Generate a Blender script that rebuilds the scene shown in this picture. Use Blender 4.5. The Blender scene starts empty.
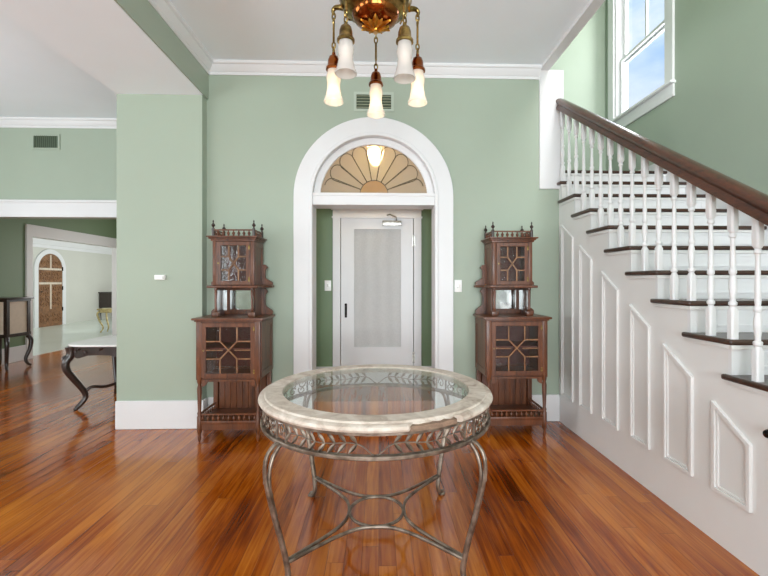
import bpy, bmesh, math, random
from mathutils import Vector, Matrix
random.seed(7)
PI = math.pi
sc = bpy.context.scene
COL = sc.collection

# ------------------------------------------------------------------ materials
def lin(c):
    c = c / 255.0
    return c / 12.92 if c <= 0.04045 else ((c + 0.055) / 1.055) ** 2.4
def rgb(r, g, b):
    return (lin(r), lin(g), lin(b), 1.0)

def new_mat(name):
    m = bpy.data.materials.new(name)
    m.use_nodes = True
    nt = m.node_tree
    return m, nt, nt.nodes['Principled BSDF']

def nd(nt, kind, **kw):
    n = nt.nodes.new(kind)
    for k, v in kw.items():
        if k in n.inputs:
            n.inputs[k].default_value = v
        else:
            setattr(n, k, v)
    return n

def ramp(nt, stops):
    r = nt.nodes.new('ShaderNodeValToRGB')
    els = r.color_ramp.elements
    els[0].position, els[0].color = stops[0]
    els[1].position, els[1].color = stops[-1]
    for p, c in stops[1:-1]:
        e = els.new(p); e.color = c
    return r

def coords(nt, scale=(1, 1, 1)):
    tc = nd(nt, 'ShaderNodeTexCoord')
    mp = nd(nt, 'ShaderNodeMapping')
    mp.inputs['Scale'].default_value = scale
    nt.links.new(tc.outputs['Object'], mp.inputs['Vector'])
    return mp.outputs['Vector']

def paint(name, col, rough=0.5, var=0.03, scale=3.0, bump=0.02, spec=0.3):
    m, nt, b = new_mat(name)
    v = coords(nt)
    n = nd(nt, 'ShaderNodeTexNoise', Scale=scale, Detail=4.0)
    nt.links.new(v, n.inputs['Vector'])
    lo = tuple(c * (1 - var) for c in col[:3]) + (1,)
    hi = tuple(min(1, c * (1 + var)) for c in col[:3]) + (1,)
    r = ramp(nt, [(0.3, lo), (0.7, hi)])
    nt.links.new(n.outputs['Fac'], r.inputs['Fac'])
    nt.links.new(r.outputs['Color'], b.inputs['Base Color'])
    b.inputs['Roughness'].default_value = rough
    b.inputs['Specular IOR Level'].default_value = spec
    if bump:
        n2 = nd(nt, 'ShaderNodeTexNoise', Scale=180.0, Detail=2.0)
        nt.links.new(v, n2.inputs['Vector'])
        bp = nd(nt, 'ShaderNodeBump', Strength=bump, Distance=0.01)
        nt.links.new(n2.outputs['Fac'], bp.inputs['Height'])
        nt.links.new(bp.outputs['Normal'], b.inputs['Normal'])
    return m

def wood(name, dark, light, rough=0.35, scale=(9, 9, 1.2), coat=0.0, bump=0.05):
    m, nt, b = new_mat(name)
    v = coords(nt, scale)
    n = nd(nt, 'ShaderNodeTexNoise', Scale=2.5, Detail=7.0, Roughness=0.65, Distortion=0.8)
    nt.links.new(v, n.inputs['Vector'])
    w = nd(nt, 'ShaderNodeTexNoise', Scale=14.0, Detail=3.0)
    nt.links.new(v, w.inputs['Vector'])
    mx = nd(nt, 'ShaderNodeMath', operation='MULTIPLY_ADD')
    mx.inputs[1].default_value = 0.35
    nt.links.new(w.outputs['Fac'], mx.inputs[0]); nt.links.new(n.outputs['Fac'], mx.inputs[2])
    r = ramp(nt, [(0.45, dark), (0.62, tuple((a + c) / 2 for a, c in zip(dark, light))), (0.85, light)])
    nt.links.new(mx.outputs[0], r.inputs['Fac'])
    nt.links.new(r.outputs['Color'], b.inputs['Base Color'])
    b.inputs['Roughness'].default_value = rough
    b.inputs['Coat Weight'].default_value = coat
    b.inputs['Coat Roughness'].default_value = 0.12
    bp = nd(nt, 'ShaderNodeBump', Strength=bump, Distance=0.01)
    nt.links.new(mx.outputs[0], bp.inputs['Height'])
    nt.links.new(bp.outputs['Normal'], b.inputs['Normal'])
    return m

def metal(name, dark, light, rough=0.35, scale=25.0, metallic=1.0):
    m, nt, b = new_mat(name)
    v = coords(nt)
    n = nd(nt, 'ShaderNodeTexNoise', Scale=scale, Detail=5.0)
    nt.links.new(v, n.inputs['Vector'])
    r = ramp(nt, [(0.35, dark), (0.68, light)])
    nt.links.new(n.outputs['Fac'], r.inputs['Fac'])
    nt.links.new(r.outputs['Color'], b.inputs['Base Color'])
    b.inputs['Metallic'].default_value = metallic
    b.inputs['Roughness'].default_value = rough
    bp = nd(nt, 'ShaderNodeBump', Strength=0.08, Distance=0.004)
    nt.links.new(n.outputs['Fac'], bp.inputs['Height'])
    nt.links.new(bp.outputs['Normal'], b.inputs['Normal'])
    return m

def glass(name, tint=(1, 1, 1, 1), body=(0.8, 0.8, 0.8, 1), body_amt=0.0, rough=0.02, ior=1.5, wob=0.0):
    m, nt, b = new_mat(name)
    nt.nodes.remove(b)
    out = nt.nodes['Material Output']
    tr = nd(nt, 'ShaderNodeBsdfTransparent', Color=tint)
    gl = nd(nt, 'ShaderNodeBsdfGlossy', Roughness=rough)
    fr = nd(nt, 'ShaderNodeFresnel', IOR=ior)
    base = tr
    if body_amt > 0:
        df = nd(nt, 'ShaderNodeBsdfDiffuse', Color=body)
        tl = nd(nt, 'ShaderNodeBsdfTranslucent', Color=body)
        mm = nd(nt, 'ShaderNodeMixShader', Fac=0.5)
        nt.links.new(df.outputs[0], mm.inputs[1]); nt.links.new(tl.outputs[0], mm.inputs[2])
        m2 = nd(nt, 'ShaderNodeMixShader', Fac=body_amt)
        nt.links.new(tr.outputs[0], m2.inputs[1]); nt.links.new(mm.outputs[0], m2.inputs[2])
        base = m2
    mix = nd(nt, 'ShaderNodeMixShader')
    # only the outer face reflects (the inner face of a pane would otherwise trap light)
    ge = nd(nt, 'ShaderNodeNewGeometry')
    inv = nd(nt, 'ShaderNodeMath', operation='SUBTRACT'); inv.inputs[0].default_value = 1.0
    nt.links.new(ge.outputs['Backfacing'], inv.inputs[1])
    mu = nd(nt, 'ShaderNodeMath', operation='MULTIPLY')
    nt.links.new(fr.outputs[0], mu.inputs[0]); nt.links.new(inv.outputs[0], mu.inputs[1])
    nt.links.new(mu.outputs[0], mix.inputs[0])
    nt.links.new(base.outputs[0], mix.inputs[1])
    nt.links.new(gl.outputs[0], mix.inputs[2])
    if wob:
        v = coords(nt)
        n = nd(nt, 'ShaderNodeTexNoise', Scale=60.0, Detail=2.0)
        nt.links.new(v, n.inputs['Vector'])
        bp = nd(nt, 'ShaderNodeBump', Strength=wob, Distance=0.01)
        nt.links.new(n.outputs['Fac'], bp.inputs['Height'])
        nt.links.new(bp.outputs['Normal'], gl.inputs['Normal'])
    nt.links.new(mix.outputs[0], out.inputs['Surface'])
    return m

def emitter(name, col, strength):
    m, nt, b = new_mat(name)
    b.inputs['Base Color'].default_value = col
    b.inputs['Emission Color'].default_value = col
    b.inputs['Emission Strength'].default_value = strength
    return m

def floor_mat():
    m, nt, b = new_mat('heart_pine_boards')
    tc = nd(nt, 'ShaderNodeTexCoord')
    sx = nd(nt, 'ShaderNodeSeparateXYZ')
    nt.links.new(tc.outputs['Object'], sx.inputs[0])
    def math_(op, a, bb=None, c=None):
        n = nd(nt, 'ShaderNodeMath', operation=op)
        for i, x in enumerate((a, bb, c)):
            if x is None: continue
            if isinstance(x, (int, float)): n.inputs[i].default_value = x
            else: nt.links.new(x, n.inputs[i])
        return n.outputs[0]
    W = 0.083
    u = math_('DIVIDE', sx.outputs['X'], W)
    iu = math_('FLOOR', u)
    fu = math_('FRACT', u)
    wn = nd(nt, 'ShaderNodeTexWhiteNoise', noise_dimensions='1D')
    nt.links.new(iu, wn.inputs['W'])
    vy = math_('MULTIPLY_ADD', wn.outputs['Value'], 7.3, math_('DIVIDE', sx.outputs['Y'], 2.6))
    iv = math_('FLOOR', vy)
    fv = math_('FRACT', vy)
    wn2 = nd(nt, 'ShaderNodeTexWhiteNoise', noise_dimensions='2D')
    cb = nd(nt, 'ShaderNodeCombineXYZ')
    nt.links.new(iu, cb.inputs[0]); nt.links.new(iv, cb.inputs[1])
    nt.links.new(cb.outputs[0], wn2.inputs['Vector'])
    tone = wn2.outputs['Value']
    # grain, shifted from board to board
    gv = nd(nt, 'ShaderNodeCombineXYZ')
    nt.links.new(math_('MULTIPLY_ADD', tone, 40.0, math_('MULTIPLY', sx.outputs['X'], 26.0)), gv.inputs[0])
    nt.links.new(math_('MULTIPLY_ADD', tone, 17.0, math_('MULTIPLY', sx.outputs['Y'], 1.3)), gv.inputs[1])
    g = nd(nt, 'ShaderNodeTexNoise', Scale=1.6, Detail=6.0, Roughness=0.6, Distortion=0.7)
    nt.links.new(gv.outputs[0], g.inputs['Vector'])
    # broad wear / stain patches
    p = nd(nt, 'ShaderNodeTexNoise', Scale=0.9, Detail=3.0)
    pm = nd(nt, 'ShaderNodeMapping'); pm.inputs['Scale'].default_value = (1.6, 0.7, 1)
    nt.links.new(tc.outputs['Object'], pm.inputs[0]); nt.links.new(pm.outputs[0], p.inputs['Vector'])
    f = math_('ADD', math_('MULTIPLY_ADD', tone, 0.17, 0.085), math_('MULTIPLY', g.outputs['Fac'], 0.66))
    f = math_('ADD', f, math_('MULTIPLY_ADD', p.outputs['Fac'], 0.85, -0.215))
    r = ramp(nt, [(0.38, rgb(44, 15, 2)), (0.53, rgb(108, 43, 4)), (0.67, rgb(152, 72, 9)), (0.90, rgb(194, 114, 36))])
    nt.links.new(f, r.inputs['Fac'])
    # seams
    e1 = math_('MINIMUM', fu, math_('SUBTRACT', 1.0, fu))
    e2 = math_('MULTIPLY', math_('MINIMUM', fv, math_('SUBTRACT', 1.0, fv)), 30.0)
    seam = math_('MINIMUM', e1, e2)
    sm = nd(nt, 'ShaderNodeMapRange'); sm.inputs['From Max'].default_value = 0.03
    nt.links.new(seam, sm.inputs['Value'])
    mix = nd(nt, 'ShaderNodeMix', data_type='RGBA', blend_type='MULTIPLY')
    mix.inputs['Factor'].default_value = 1.0
    sr = ramp(nt, [(0.0, (0.42, 0.36, 0.32, 1)), (1.0, (1, 1, 1, 1))])
    nt.links.new(sm.outputs[0], sr.inputs[0])
    nt.links.new(r.outputs[0], mix.inputs['A']); nt.links.new(sr.outputs[0], mix.inputs['B'])
    nt.links.new(mix.outputs['Result'], b.inputs['Base Color'])
    b.inputs['Roughness'].default_value = 0.14
    b.inputs['Specular IOR Level'].default_value = 0.8
    # cupped boards, so reflections break into stripes
    cup = math_('MULTIPLY', math_('POWER', math_('ABSOLUTE', math_('SUBTRACT', fu, 0.5)), 2.0), 1.0)
    hh = math_('ADD', math_('MULTIPLY', cup, 0.9), math_('ADD', math_('MULTIPLY', sm.outputs[0], 0.25), math_('MULTIPLY', g.outputs['Fac'], 0.10)))
    bp = nd(nt, 'ShaderNodeBump', Strength=0.35, Distance=0.004)
    nt.links.new(hh, bp.inputs['Height'])
    nt.links.new(bp.outputs['Normal'], b.inputs['Normal'])
    return m

M = {}
M['green'] = paint('sage_green_paint', rgb(161, 173, 157), 0.42, 0.02, 1.5, 0.03)
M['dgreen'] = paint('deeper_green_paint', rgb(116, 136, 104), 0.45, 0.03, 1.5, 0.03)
M['pgreen'] = paint('pale_green_paint', rgb(202, 202, 193), 0.5, 0.02, 1.5, 0.02)
M['white'] = paint('white_gloss_paint', rgb(222, 222, 223), 0.35, 0.012, 5, 0.008, 0.4)
M['cream'] = paint('warm_white_paint', rgb(222, 221, 219), 0.4, 0.012, 5, 0.008, 0.4)
M['ceil'] = paint('ceiling_white', rgb(236, 242, 247), 0.8, 0.012, 2, 0.01, 0.1)
M['pfloor'] = paint('pale_green_floor_enamel', rgb(206, 213, 200), 0.22, 0.03, 1.2, 0.0, 0.6)
M['floor'] = floor_mat()
M['walnut'] = wood('dark_walnut', rgb(38, 17, 8), rgb(114, 64, 34), 0.38, coat=0.12)
M['palewal'] = wood('worn_glazing_wood', rgb(96, 58, 34), rgb(170, 124, 88), 0.4)
M['walnut_in'] = wood('cabinet_lining', rgb(66, 14, 12), rgb(96, 30, 24), 0.5)
M['mahog'] = wood('handrail_mahogany', rgb(34, 18, 12), rgb(88, 48, 28), 0.3, scale=(14, 1.5, 14), coat=0.3)
M['tread'] = wood('dark_stair_tread', rgb(34, 20, 14), rgb(72, 44, 30), 0.35, scale=(1.5, 9, 9), coat=0.3)
M['ebony'] = wood('ebonised_wood', rgb(22, 15, 13), rgb(58, 42, 36), 0.3, coat=0.4)
M['carved'] = wood('carved_oak', rgb(64, 38, 22), rgb(150, 106, 68), 0.5, scale=(6, 6, 6), bump=0.5)
M['pewter'] = metal('antique_pewter', rgb(100, 85, 73), rgb(160, 146, 132), 0.44, 22.0, 0.78)
M['brass'] = metal('aged_brass', rgb(92, 74, 40), rgb(178, 152, 92), 0.3, 30.0)
M['copper'] = metal('polished_copper', rgb(120, 64, 30), rgb(168, 98, 50), 0.16, 6.0)
M['gold'] = metal('gilt_leaf_brass', rgb(170, 108, 34), rgb(236, 176, 78), 0.3, 40.0)
M['gilt'] = metal('gilded_wood', rgb(160, 140, 92), rgb(206, 190, 140), 0.4, 20.0, 0.6)
M['steel'] = metal('brushed_nickel', rgb(150, 148, 142), rgb(196, 194, 188), 0.3, 30.0)
M['iron'] = metal('black_iron', rgb(26, 24, 24), rgb(58, 54, 50), 0.4, 30.0)
M['lead'] = metal('lead_came', rgb(84, 76, 64), rgb(120, 110, 94), 0.5, 60.0)
M['plastic'] = paint('white_plastic', rgb(240, 240, 238), 0.3, 0.005, 8, 0.0, 0.4)
M['ventdark'] = paint('vent_shadow_tone', rgb(70, 82, 66), 0.6, 0.02, 8, 0.0)  # dark colour stands in for the shade behind the slats
M['ventframe'] = paint('vent_frame_enamel', rgb(178, 190, 176), 0.5, 0.02, 8, 0.0)
M['ventmid'] = paint('vent_mid_enamel', rgb(98, 112, 94), 0.6, 0.02, 8, 0.0)
M['ventblade'] = paint('vent_blade_enamel', rgb(146, 152, 128), 0.5, 0.02, 8, 0.0)
M['tan'] = paint('tan_fabric_panel', rgb(216, 198, 178), 0.5, 0.04, 20, 0.05)
M['core'] = wood('exposed_core', rgb(84, 62, 50), rgb(142, 116, 96), 0.8, scale=(6, 6, 20))
M['marble'] = paint('white_marble', rgb(236, 234, 232), 0.12, 0.04, 6, 0.0, 0.6)
M['glass'] = glass('table_glass', (0.90, 0.95, 0.93, 1), (0.8, 0.80, 0.78, 1), 0.08)
M['cabglass'] = glass('cabinet_glass', (0.93, 0.95, 0.94, 1), rough=0.03, ior=1.75, wob=0.12)
M['winglass'] = glass('window_glass', (0.97, 0.985, 1, 1))
M['fanglass'] = glass('tinted_fan_glass', (0.92, 0.84, 0.72, 1), rgb(222, 204, 184), 0.5, 0.08, wob=0.3)
M['shade'] = glass('etched_shade_glass', (1, 0.97, 0.93, 1), (0.80, 0.775, 0.755, 1), 0.66, 0.15, wob=0.3)
M['bulb'] = emitter('bulb_glow', (1, 0.76, 0.42, 1), 3.0)
M['bulbdim'] = emitter('bulb_dim', (1, 0.90, 0.80, 1), 0.45)
M['bulbhot'] = emitter('bulb_hot', (1, 0.74, 0.40, 1), 30.0)

def stone_mat():
    m, nt, b = new_mat('travertine')
    v = coords(nt)
    n = nd(nt, 'ShaderNodeTexNoise', Scale=9.0, Detail=8.0, Roughness=0.65, Distortion=1.2)
    nt.links.new(v, n.inputs['Vector'])
    r = ramp(nt, [(0.3, rgb(160, 143, 129)), (0.5, rgb(198, 185, 172)), (0.7, rgb(218, 209, 199))])
    nt.links.new(n.outputs['Fac'], r.inputs[0])
    nt.links.new(r.outputs[0], b.inputs['Base Color'])
    b.inputs['Roughness'].default_value = 0.7
    b.inputs['Specular IOR Level'].default_value = 0.25
    n2 = nd(nt, 'ShaderNodeTexNoise', Scale=70.0, Detail=4.0)
    nt.links.new(v, n2.inputs['Vector'])
    bp = nd(nt, 'ShaderNodeBump', Strength=0.25, Distance=0.004)
    nt.links.new(n2.outputs['Fac'], bp.inputs['Height'])
    nt.links.new(bp.outputs['Normal'], b.inputs['Normal'])
    return m
M['stone'] = stone_mat()

def curtain_mat():
    m, nt, b = new_mat('sheer_door_curtain')
    v = coords(nt, (1, 1, 1))
    w = nd(nt, 'ShaderNodeTexWave', Scale=2.2, Distortion=3.5, Detail=3.0)
    nt.links.new(v, w.inputs['Vector'])
    n = nd(nt, 'ShaderNodeTexNoise', Scale=140.0, Detail=2.0)
    nt.links.new(v, n.inputs['Vector'])
    ad = nd(nt, 'ShaderNodeMath', operation='MULTIPLY_ADD'); ad.inputs[1].default_value = 0.15
    nt.links.new(w.outputs['Fac'], ad.inputs[0]); nt.links.new(n.outputs['Fac'], ad.inputs[2])
    r = ramp(nt, [(0.3, rgb(184, 184, 183)), (0.8, rgb(202, 202, 201))])
    nt.links.new(ad.outputs[0], r.inputs[0])
    nt.links.new(r.outputs[0], b.inputs['Base Color'])
    b.inputs['Roughness'].default_value = 0.8
    return m
M['curtain'] = curtain_mat()
def mirror_mat():
    m, nt, b = new_mat('old_mirror_silver')
    v = coords(nt)
    n = nd(nt, 'ShaderNodeTexNoise', Scale=14.0, Detail=4.0)
    nt.links.new(v, n.inputs['Vector'])
    r = ramp(nt, [(0.3, rgb(206, 212, 210)), (0.7, rgb(236, 240, 240))])
    nt.links.new(n.outputs['Fac'], r.inputs[0]); nt.links.new(r.outputs[0], b.inputs['Base Color'])
    b.inputs['Metallic'].default_value = 1.0
    b.inputs['Roughness'].default_value = 0.08
    return m
M['mirror'] = mirror_mat()

# ------------------------------------------------------------------ mesh builder
class MB:
    def __init__(s):
        s.bm = bmesh.new()
    def quadloft(s, rings, closed=True, cap=True):
        bm = s.bm
        V = [[bm.verts.new(p) for p in ring] for ring in rings]
        n = len(V[0])
        for a, b in zip(V[:-1], V[1:]):
            for i in range(n if closed else n - 1):
                j = (i + 1) % n
                bm.faces.new((a[i], a[j], b[j], b[i]))
        if cap and closed and n > 2:
            bm.faces.new(list(reversed(V[0]))); bm.faces.new(V[-1])
        return s
    def box(s, x0, x1, y0, y1, z0, z1, bev=0.0):
        bm = s.bm
        r = bmesh.ops.create_cube(bm, size=1.0)
        vs = r['verts']
        for v in vs:
            v.co = Vector(((x0 + x1) / 2 + v.co.x * (x1 - x0), (y0 + y1) / 2 + v.co.y * (y1 - y0), (z0 + z1) / 2 + v.co.z * (z1 - z0)))
        if bev > 0:
            es = list({e for v in vs for e in v.link_edges})
            bmesh.ops.bevel(bm, geom=es, offset=bev, segments=2, affect='EDGES', profile=0.6)
        return s
    def lathe(s, prof, c=(0, 0, 0), n=24, axis='Z', cap=True):
        rings = []
        for r, z in prof:
            ring = []
            for i in range(n):
                a = 2 * PI * i / n
                p = (r * math.cos(a), r * math.sin(a), z)
                if axis == 'Y': p = (p[0], p[2], -p[1]) 
                if axis == 'X': p = (p[2], p[0], p[1])
                ring.append((c[0] + p[0], c[1] + p[1], c[2] + p[2]))
            rings.append(ring)
        return s.quadloft(rings, True, cap)
    def prism(s, poly, axis, a, b):
        """poly: 2D outline; axis 'Y': (x,z) extruded a..b in Y; 'X': (y,z); 'Z': (x,y)"""
        def P(u, v, w):
            return {'Y': (u, w, v), 'X': (w, u, v), 'Z': (u, v, w)}[axis]
        bm = s.bm
        A = [bm.verts.new(P(u, v, a)) for u, v in poly]
        B = [bm.verts.new(P(u, v, b)) for u, v in poly]
        n = len(poly)
        bm.faces.new(A); bm.faces.new(list(reversed(B)))
        for i in range(n):
            j = (i + 1) % n
            bm.faces.new((A[j], A[i], B[i], B[j]))
        return s
    def band(s, outer, inner, axis, a, b, closed=False):
        """strip between two equally long 2D paths, with thickness a..b"""
        def P(u, v, w):
            return {'Y': (u, w, v), 'X': (w, u, v), 'Z': (u, v, w)}[axis]
        rings = []
        for o, i in zip(outer, inner):
            rings.append([P(*o, a), P(*i, a), P(*i, b), P(*o, b)])
        if closed:
            rings.append(rings[0])
            s.quadloft(rings, True, False)
            bmesh.ops.remove_doubles(s.bm, verts=s.bm.verts, dist=1e-6)
        else:
            s.quadloft(rings, True, True)
        return s
    def tube(s, pts, r, n=8, flat=None, closed=False, cap=True):
        """round bar through pts; r number or list; flat=(k, up): squash factor along 'up' axis"""
        P = [Vector(p) for p in pts]
        N = len(P)
        R = r if isinstance(r, (list, tuple)) else [r] * N
        up = None
        rings = []
        for i in range(N):
            if closed:
                t = (P[(i + 1) % N] - P[i - 1])
            else:
                t = P[min(i + 1, N - 1)] - P[max(i - 1, 0)]
            t.normalize()
            if up is None:
                ref = Vector((0, 0, 1)) if abs(t.z) < 0.9 else Vector((0, 1, 0))
                if flat: ref = Vector(flat[1])
                up = (ref - t * ref.dot(t)).normalized()
            else:
                up = (up - t * up.dot(t))
                up = up.normalized() if up.length > 1e-6 else t.orthogonal().normalized()
            sd = t.cross(up)
            k = flat[0] if flat else 1.0
            rings.append([tuple(P[i] + R[i] * (up * math.cos(2 * PI * j / n) * k + sd * math.sin(2 * PI * j / n))) for j in range(n)])
        if closed:
            rings.append(rings[0])
            s.quadloft(rings, True, False)
            bmesh.ops.remove_doubles(s.bm, verts=s.bm.verts, dist=1e-6)
        else:
            s.quadloft(rings, True, cap)
        return s
    def leaf(s, p, d, nrm, L, W, T=0.003):
        """small pointed leaf blade with thickness"""
        p, d, nrm = Vector(p), Vector(d).normalized(), Vector(nrm).normalized()
        sd = d.cross(nrm).normalized()
        pts = []
        for t, w in ((0, 0.12), (0.3, 0.85), (0.55, 1.0), (0.8, 0.6), (1.0, 0.06)):
            c = p + d * L * t
            ww = W * w / 2
            pts.append([tuple(c + sd * ww), tuple(c + nrm * T), tuple(c - sd * ww), tuple(c - nrm * T * 0.5)])
        return s.quadloft(pts, True, True)
    def grid_wall(s, us, vs, holes, axis, a, b):
        """slab made of cells between us and vs with holes (i,j) left out; one connected skin"""
        def P(u, v, w):
            return {'Y': (u, w, v), 'X': (w, u, v), 'Z': (u, v, w)}[axis]
        bm = s.bm
        cache = {}
        def V(i, j, k):
            if (i, j, k) not in cache:
                cache[(i, j, k)] = bm.verts.new(P(us[i], vs[j], (a, b)[k]))
            return cache[(i, j, k)]
        nu, nv = len(us) - 1, len(vs) - 1
        solid = lambda i, j: 0 <= i < nu and 0 <= j < nv and (i, j) not in holes
        for i in range(nu):
            for j in range(nv):
                if not solid(i, j): continue
                for k in (0, 1):
                    bm.faces.new([V(i, j, k), V(i + 1, j, k), V(i + 1, j + 1, k), V(i, j + 1, k)])
                if not solid(i - 1, j): bm.faces.new([V(i, j, 0), V(i, j + 1, 0), V(i, j + 1, 1), V(i, j, 1)])
                if not solid(i + 1, j): bm.faces.new([V(i + 1, j, 0), V(i + 1, j + 1, 0), V(i + 1, j + 1, 1), V(i + 1, j, 1)])
                if not solid(i, j - 1): bm.faces.new([V(i, j, 0), V(i + 1, j, 0), V(i + 1, j, 1), V(i, j, 1)])
                if not solid(i, j + 1): bm.faces.new([V(i, j + 1, 0), V(i + 1, j + 1, 0), V(i + 1, j + 1, 1), V(i, j + 1, 1)])
        return s
    def xform(s, mat):
        bmesh.ops.transform(s.bm, matrix=mat, verts=s.bm.verts)
        return s
    def build(s, name, m, parent=None, root=None, smooth=True, angle=40, bevel=0.0):
        """root: the Empty whose location the coordinates are measured from (they were given in room coordinates)"""
        bm = s.bm
        bmesh.ops.recalc_face_normals(bm, faces=bm.faces)
        if root is not None:
            bmesh.ops.translate(bm, verts=bm.verts, vec=-Vector(root.location))
        me = bpy.data.meshes.new(name)
        bm.to_mesh(me); bm.free()
        if smooth:
            for p in me.polygons: p.use_smooth = True
            try: me.set_sharp_from_angle(angle=math.radians(angle))
            except Exception: pass
        o = bpy.data.objects.new(name, me)
        me.materials.append(M[m] if isinstance(m, str) else m)
        COL.objects.link(o)
        if parent is not None: o.parent = parent
        if bevel > 0:
            md = o.modifiers.new('soft_edge', 'BEVEL')
            md.width = bevel; md.segments = 2; md.limit_method = 'ANGLE'; md.angle_limit = math.radians(35)
        return o

def thing(name, label, cat, loc=(0, 0, 0), group=None):
    o = bpy.data.objects.new(name, None)
    COL.objects.link(o)
    o.location = loc
    o.empty_display_size = 0.1
    o['label'] = label; o['category'] = cat
    if group: o['group'] = group
    return o
def tag(o, label, cat, group=None):
    o['label'] = label; o['category'] = cat
    if group: o['group'] = group
    return o
def struct(o, label=None, cat=None):
    o['kind'] = 'structure'
    if label: o['label'] = label
    if cat: o['category'] = cat
    return o
def copy_tree(o, parent=None):
    c = o.copy(); COL.objects.link(c)
    if parent is not None: c.parent = parent
    for ch in list(o.children): copy_tree(ch, c)
    return c

def arc(cx, cz, r, a0, a1, n):
    return [(cx + r * math.cos(math.radians(a0 + (a1 - a0) * i / n)), cz + r * math.sin(math.radians(a0 + (a1 - a0) * i / n))) for i in range(n + 1)]
def spline(pts, n=6):
    P = [Vector(p) for p in pts]
    P = [P[0] * 2 - P[1]] + P + [P[-1] * 2 - P[-2]]
    out = []
    for i in range(1, len(P) - 2):
        for k in range(n):
            t = k / n
            a, b, c, d = P[i - 1], P[i], P[i + 1], P[i + 2]
            out.append(0.5 * ((2 * b) + (c - a) * t + (2 * a - 5 * b + 4 * c - d) * t * t + (3 * b - a - 3 * c + d) * t ** 3))
    out.append(P[-2])
    return [tuple(p) for p in out]

# ------------------------------------------------------------------ dimensions
YB = 3.93            # back wall of the hall
XS = 1.738           # face of the stair side
XR = 2.95            # stairwell outer wall
YW = 5.27            # stairwell far wall
ZC = 3.40            # ceiling
YF = -3.2            # front wall of the house
YP = 3.83            # pier face
XP0, XP1 = -2.39, -1.62
ZB = 3.055           # beam underside
YL = 5.35            # far wall of the left room
XL = -6.1            # long left wall
RISE, RUN, Y6, Z1 = 0.1765, 0.269, 1.951, 0.1765
def ty(k): return Y6 + RUN * (k - 6)
def tz(k): return Z1 * k

# ------------------------------------------------------------------ setting: floors, ceilings, walls
struct(MB().box(XL - 0.15, XR, YF, 10.3, -0.1, 0.0).build('floor', 'floor'), 'glossy orange brown board floor running through hall and rooms', 'floor')
struct(MB().box(-10.1, XL - 0.15, 6.4, 16.6, -0.1, 0.0).build('floor_side_room', 'pfloor'), 'pale green enamel floor of the far side room', 'floor')

# hall back wall with the arched opening
AX, AZ = -0.046, 2.146
xl, xr = AX - 0.60, AX + 0.60
poly = [(-1.62, 0), (xl, 0), (xl, AZ)] + list(reversed(arc(AX, AZ, 0.60, 0, 180, 40)))[1:-1] + [(xr, AZ), (xr, 0), (XS + 0.03, 0), (XS + 0.03, ZC), (-1.62, ZC)]
struct(MB().prism(poly, 'Y', YB, YB + 0.2).build('wall_back', 'green', smooth=False), 'sage green hall wall around the arched doorway', 'wall')
# pier and beam on the left
struct(MB().box(XP0, XP1, YP, YB + 0.2, 0, ZB + 0.3).build('wall_pier', 'green', smooth=False), 'broad sage green pier between hall and left room', 'wall')
struct(MB().box(XP0, XP1 + 0.02, YF, YB, ZB + 0.004, ZC + 0.02).build('wall_beam', 'green', smooth=False), 'green faced beam over the opening to the left room', 'beam')
struct(MB().box(XP0 - 0.002, XP1 + 0.006, YF, YP - 0.001, ZB, ZB + 0.006).build('ceiling_beam', 'ceil', smooth=False), 'white underside of the beam', 'ceiling')
# ceilings
struct(MB().grid_wall([-1.62, 1.625, XR], [YF, 0.2, YB + 0.2], {(1, 1)}, 'Z', ZC, ZC + 0.32).build('ceiling', 'ceil', smooth=False), 'white hall ceiling', 'ceiling')
struct(MB().box(XL, XP0, YF, YL, ZC, ZC + 0.1).build('ceiling_left_room', 'ceil', smooth=False), 'white ceiling of the left room', 'ceiling')
struct(MB().box(XL, -1.5, YL + 0.12, 10.3, 3.0, 3.1).build('ceiling_inner_room', 'ceil', smooth=False), 'ceiling of the room behind the left room', 'ceiling')
struct(MB().box(-10.1, XL - 0.15, 6.4, 16.6, 2.74, 2.84).build('ceiling_side_room', 'ceil', smooth=False), 'ceiling of the far side room', 'ceiling')
# left room far wall, wide cased opening
struct(MB().grid_wall([XL, -5.6, -1.95, -1.75], [0, 2.16, ZC], {(1, 0)}, 'Y', YL, YL + 0.14).build('wall_left_room', 'green', smooth=False), 'green wall over the wide cased opening in the left room', 'wall')
struct(MB().box(-1.9, -1.75, YB + 0.2, YL, 0, ZC).build('wall_left_room_end', 'green', smooth=False))
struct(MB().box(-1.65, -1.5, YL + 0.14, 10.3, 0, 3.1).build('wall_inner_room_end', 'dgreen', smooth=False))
struct(MB().grid_wall([XL, -4.9, -2.5, -1.5], [0, 0.6, 2.5, 3.1], {(1, 1)}, 'Y', 10.3, 10.42).build('wall_inner_room', 'dgreen', smooth=False))  # unseen opening added for the inner room fill
# long left wall: windows of the left room, cased opening to the side room
struct(MB().grid_wall([YF, -1.6, 0.2, 1.6, 3.6, YL + 0.07], [0, 0.5, 2.8, ZC], {(1, 1), (3, 1)}, 'X', XL - 0.15, XL).build('wall_left', 'green', smooth=False))
struct(MB().grid_wall([YL + 0.07, 7.40, 9.87, 10.3], [0, 2.16, 3.1], {(1, 0)}, 'X', XL - 0.15, XL).build('wall_left_inner_room', 'dgreen', smooth=False), 'deep green wall with the cased opening to the side room', 'wall')
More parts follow.
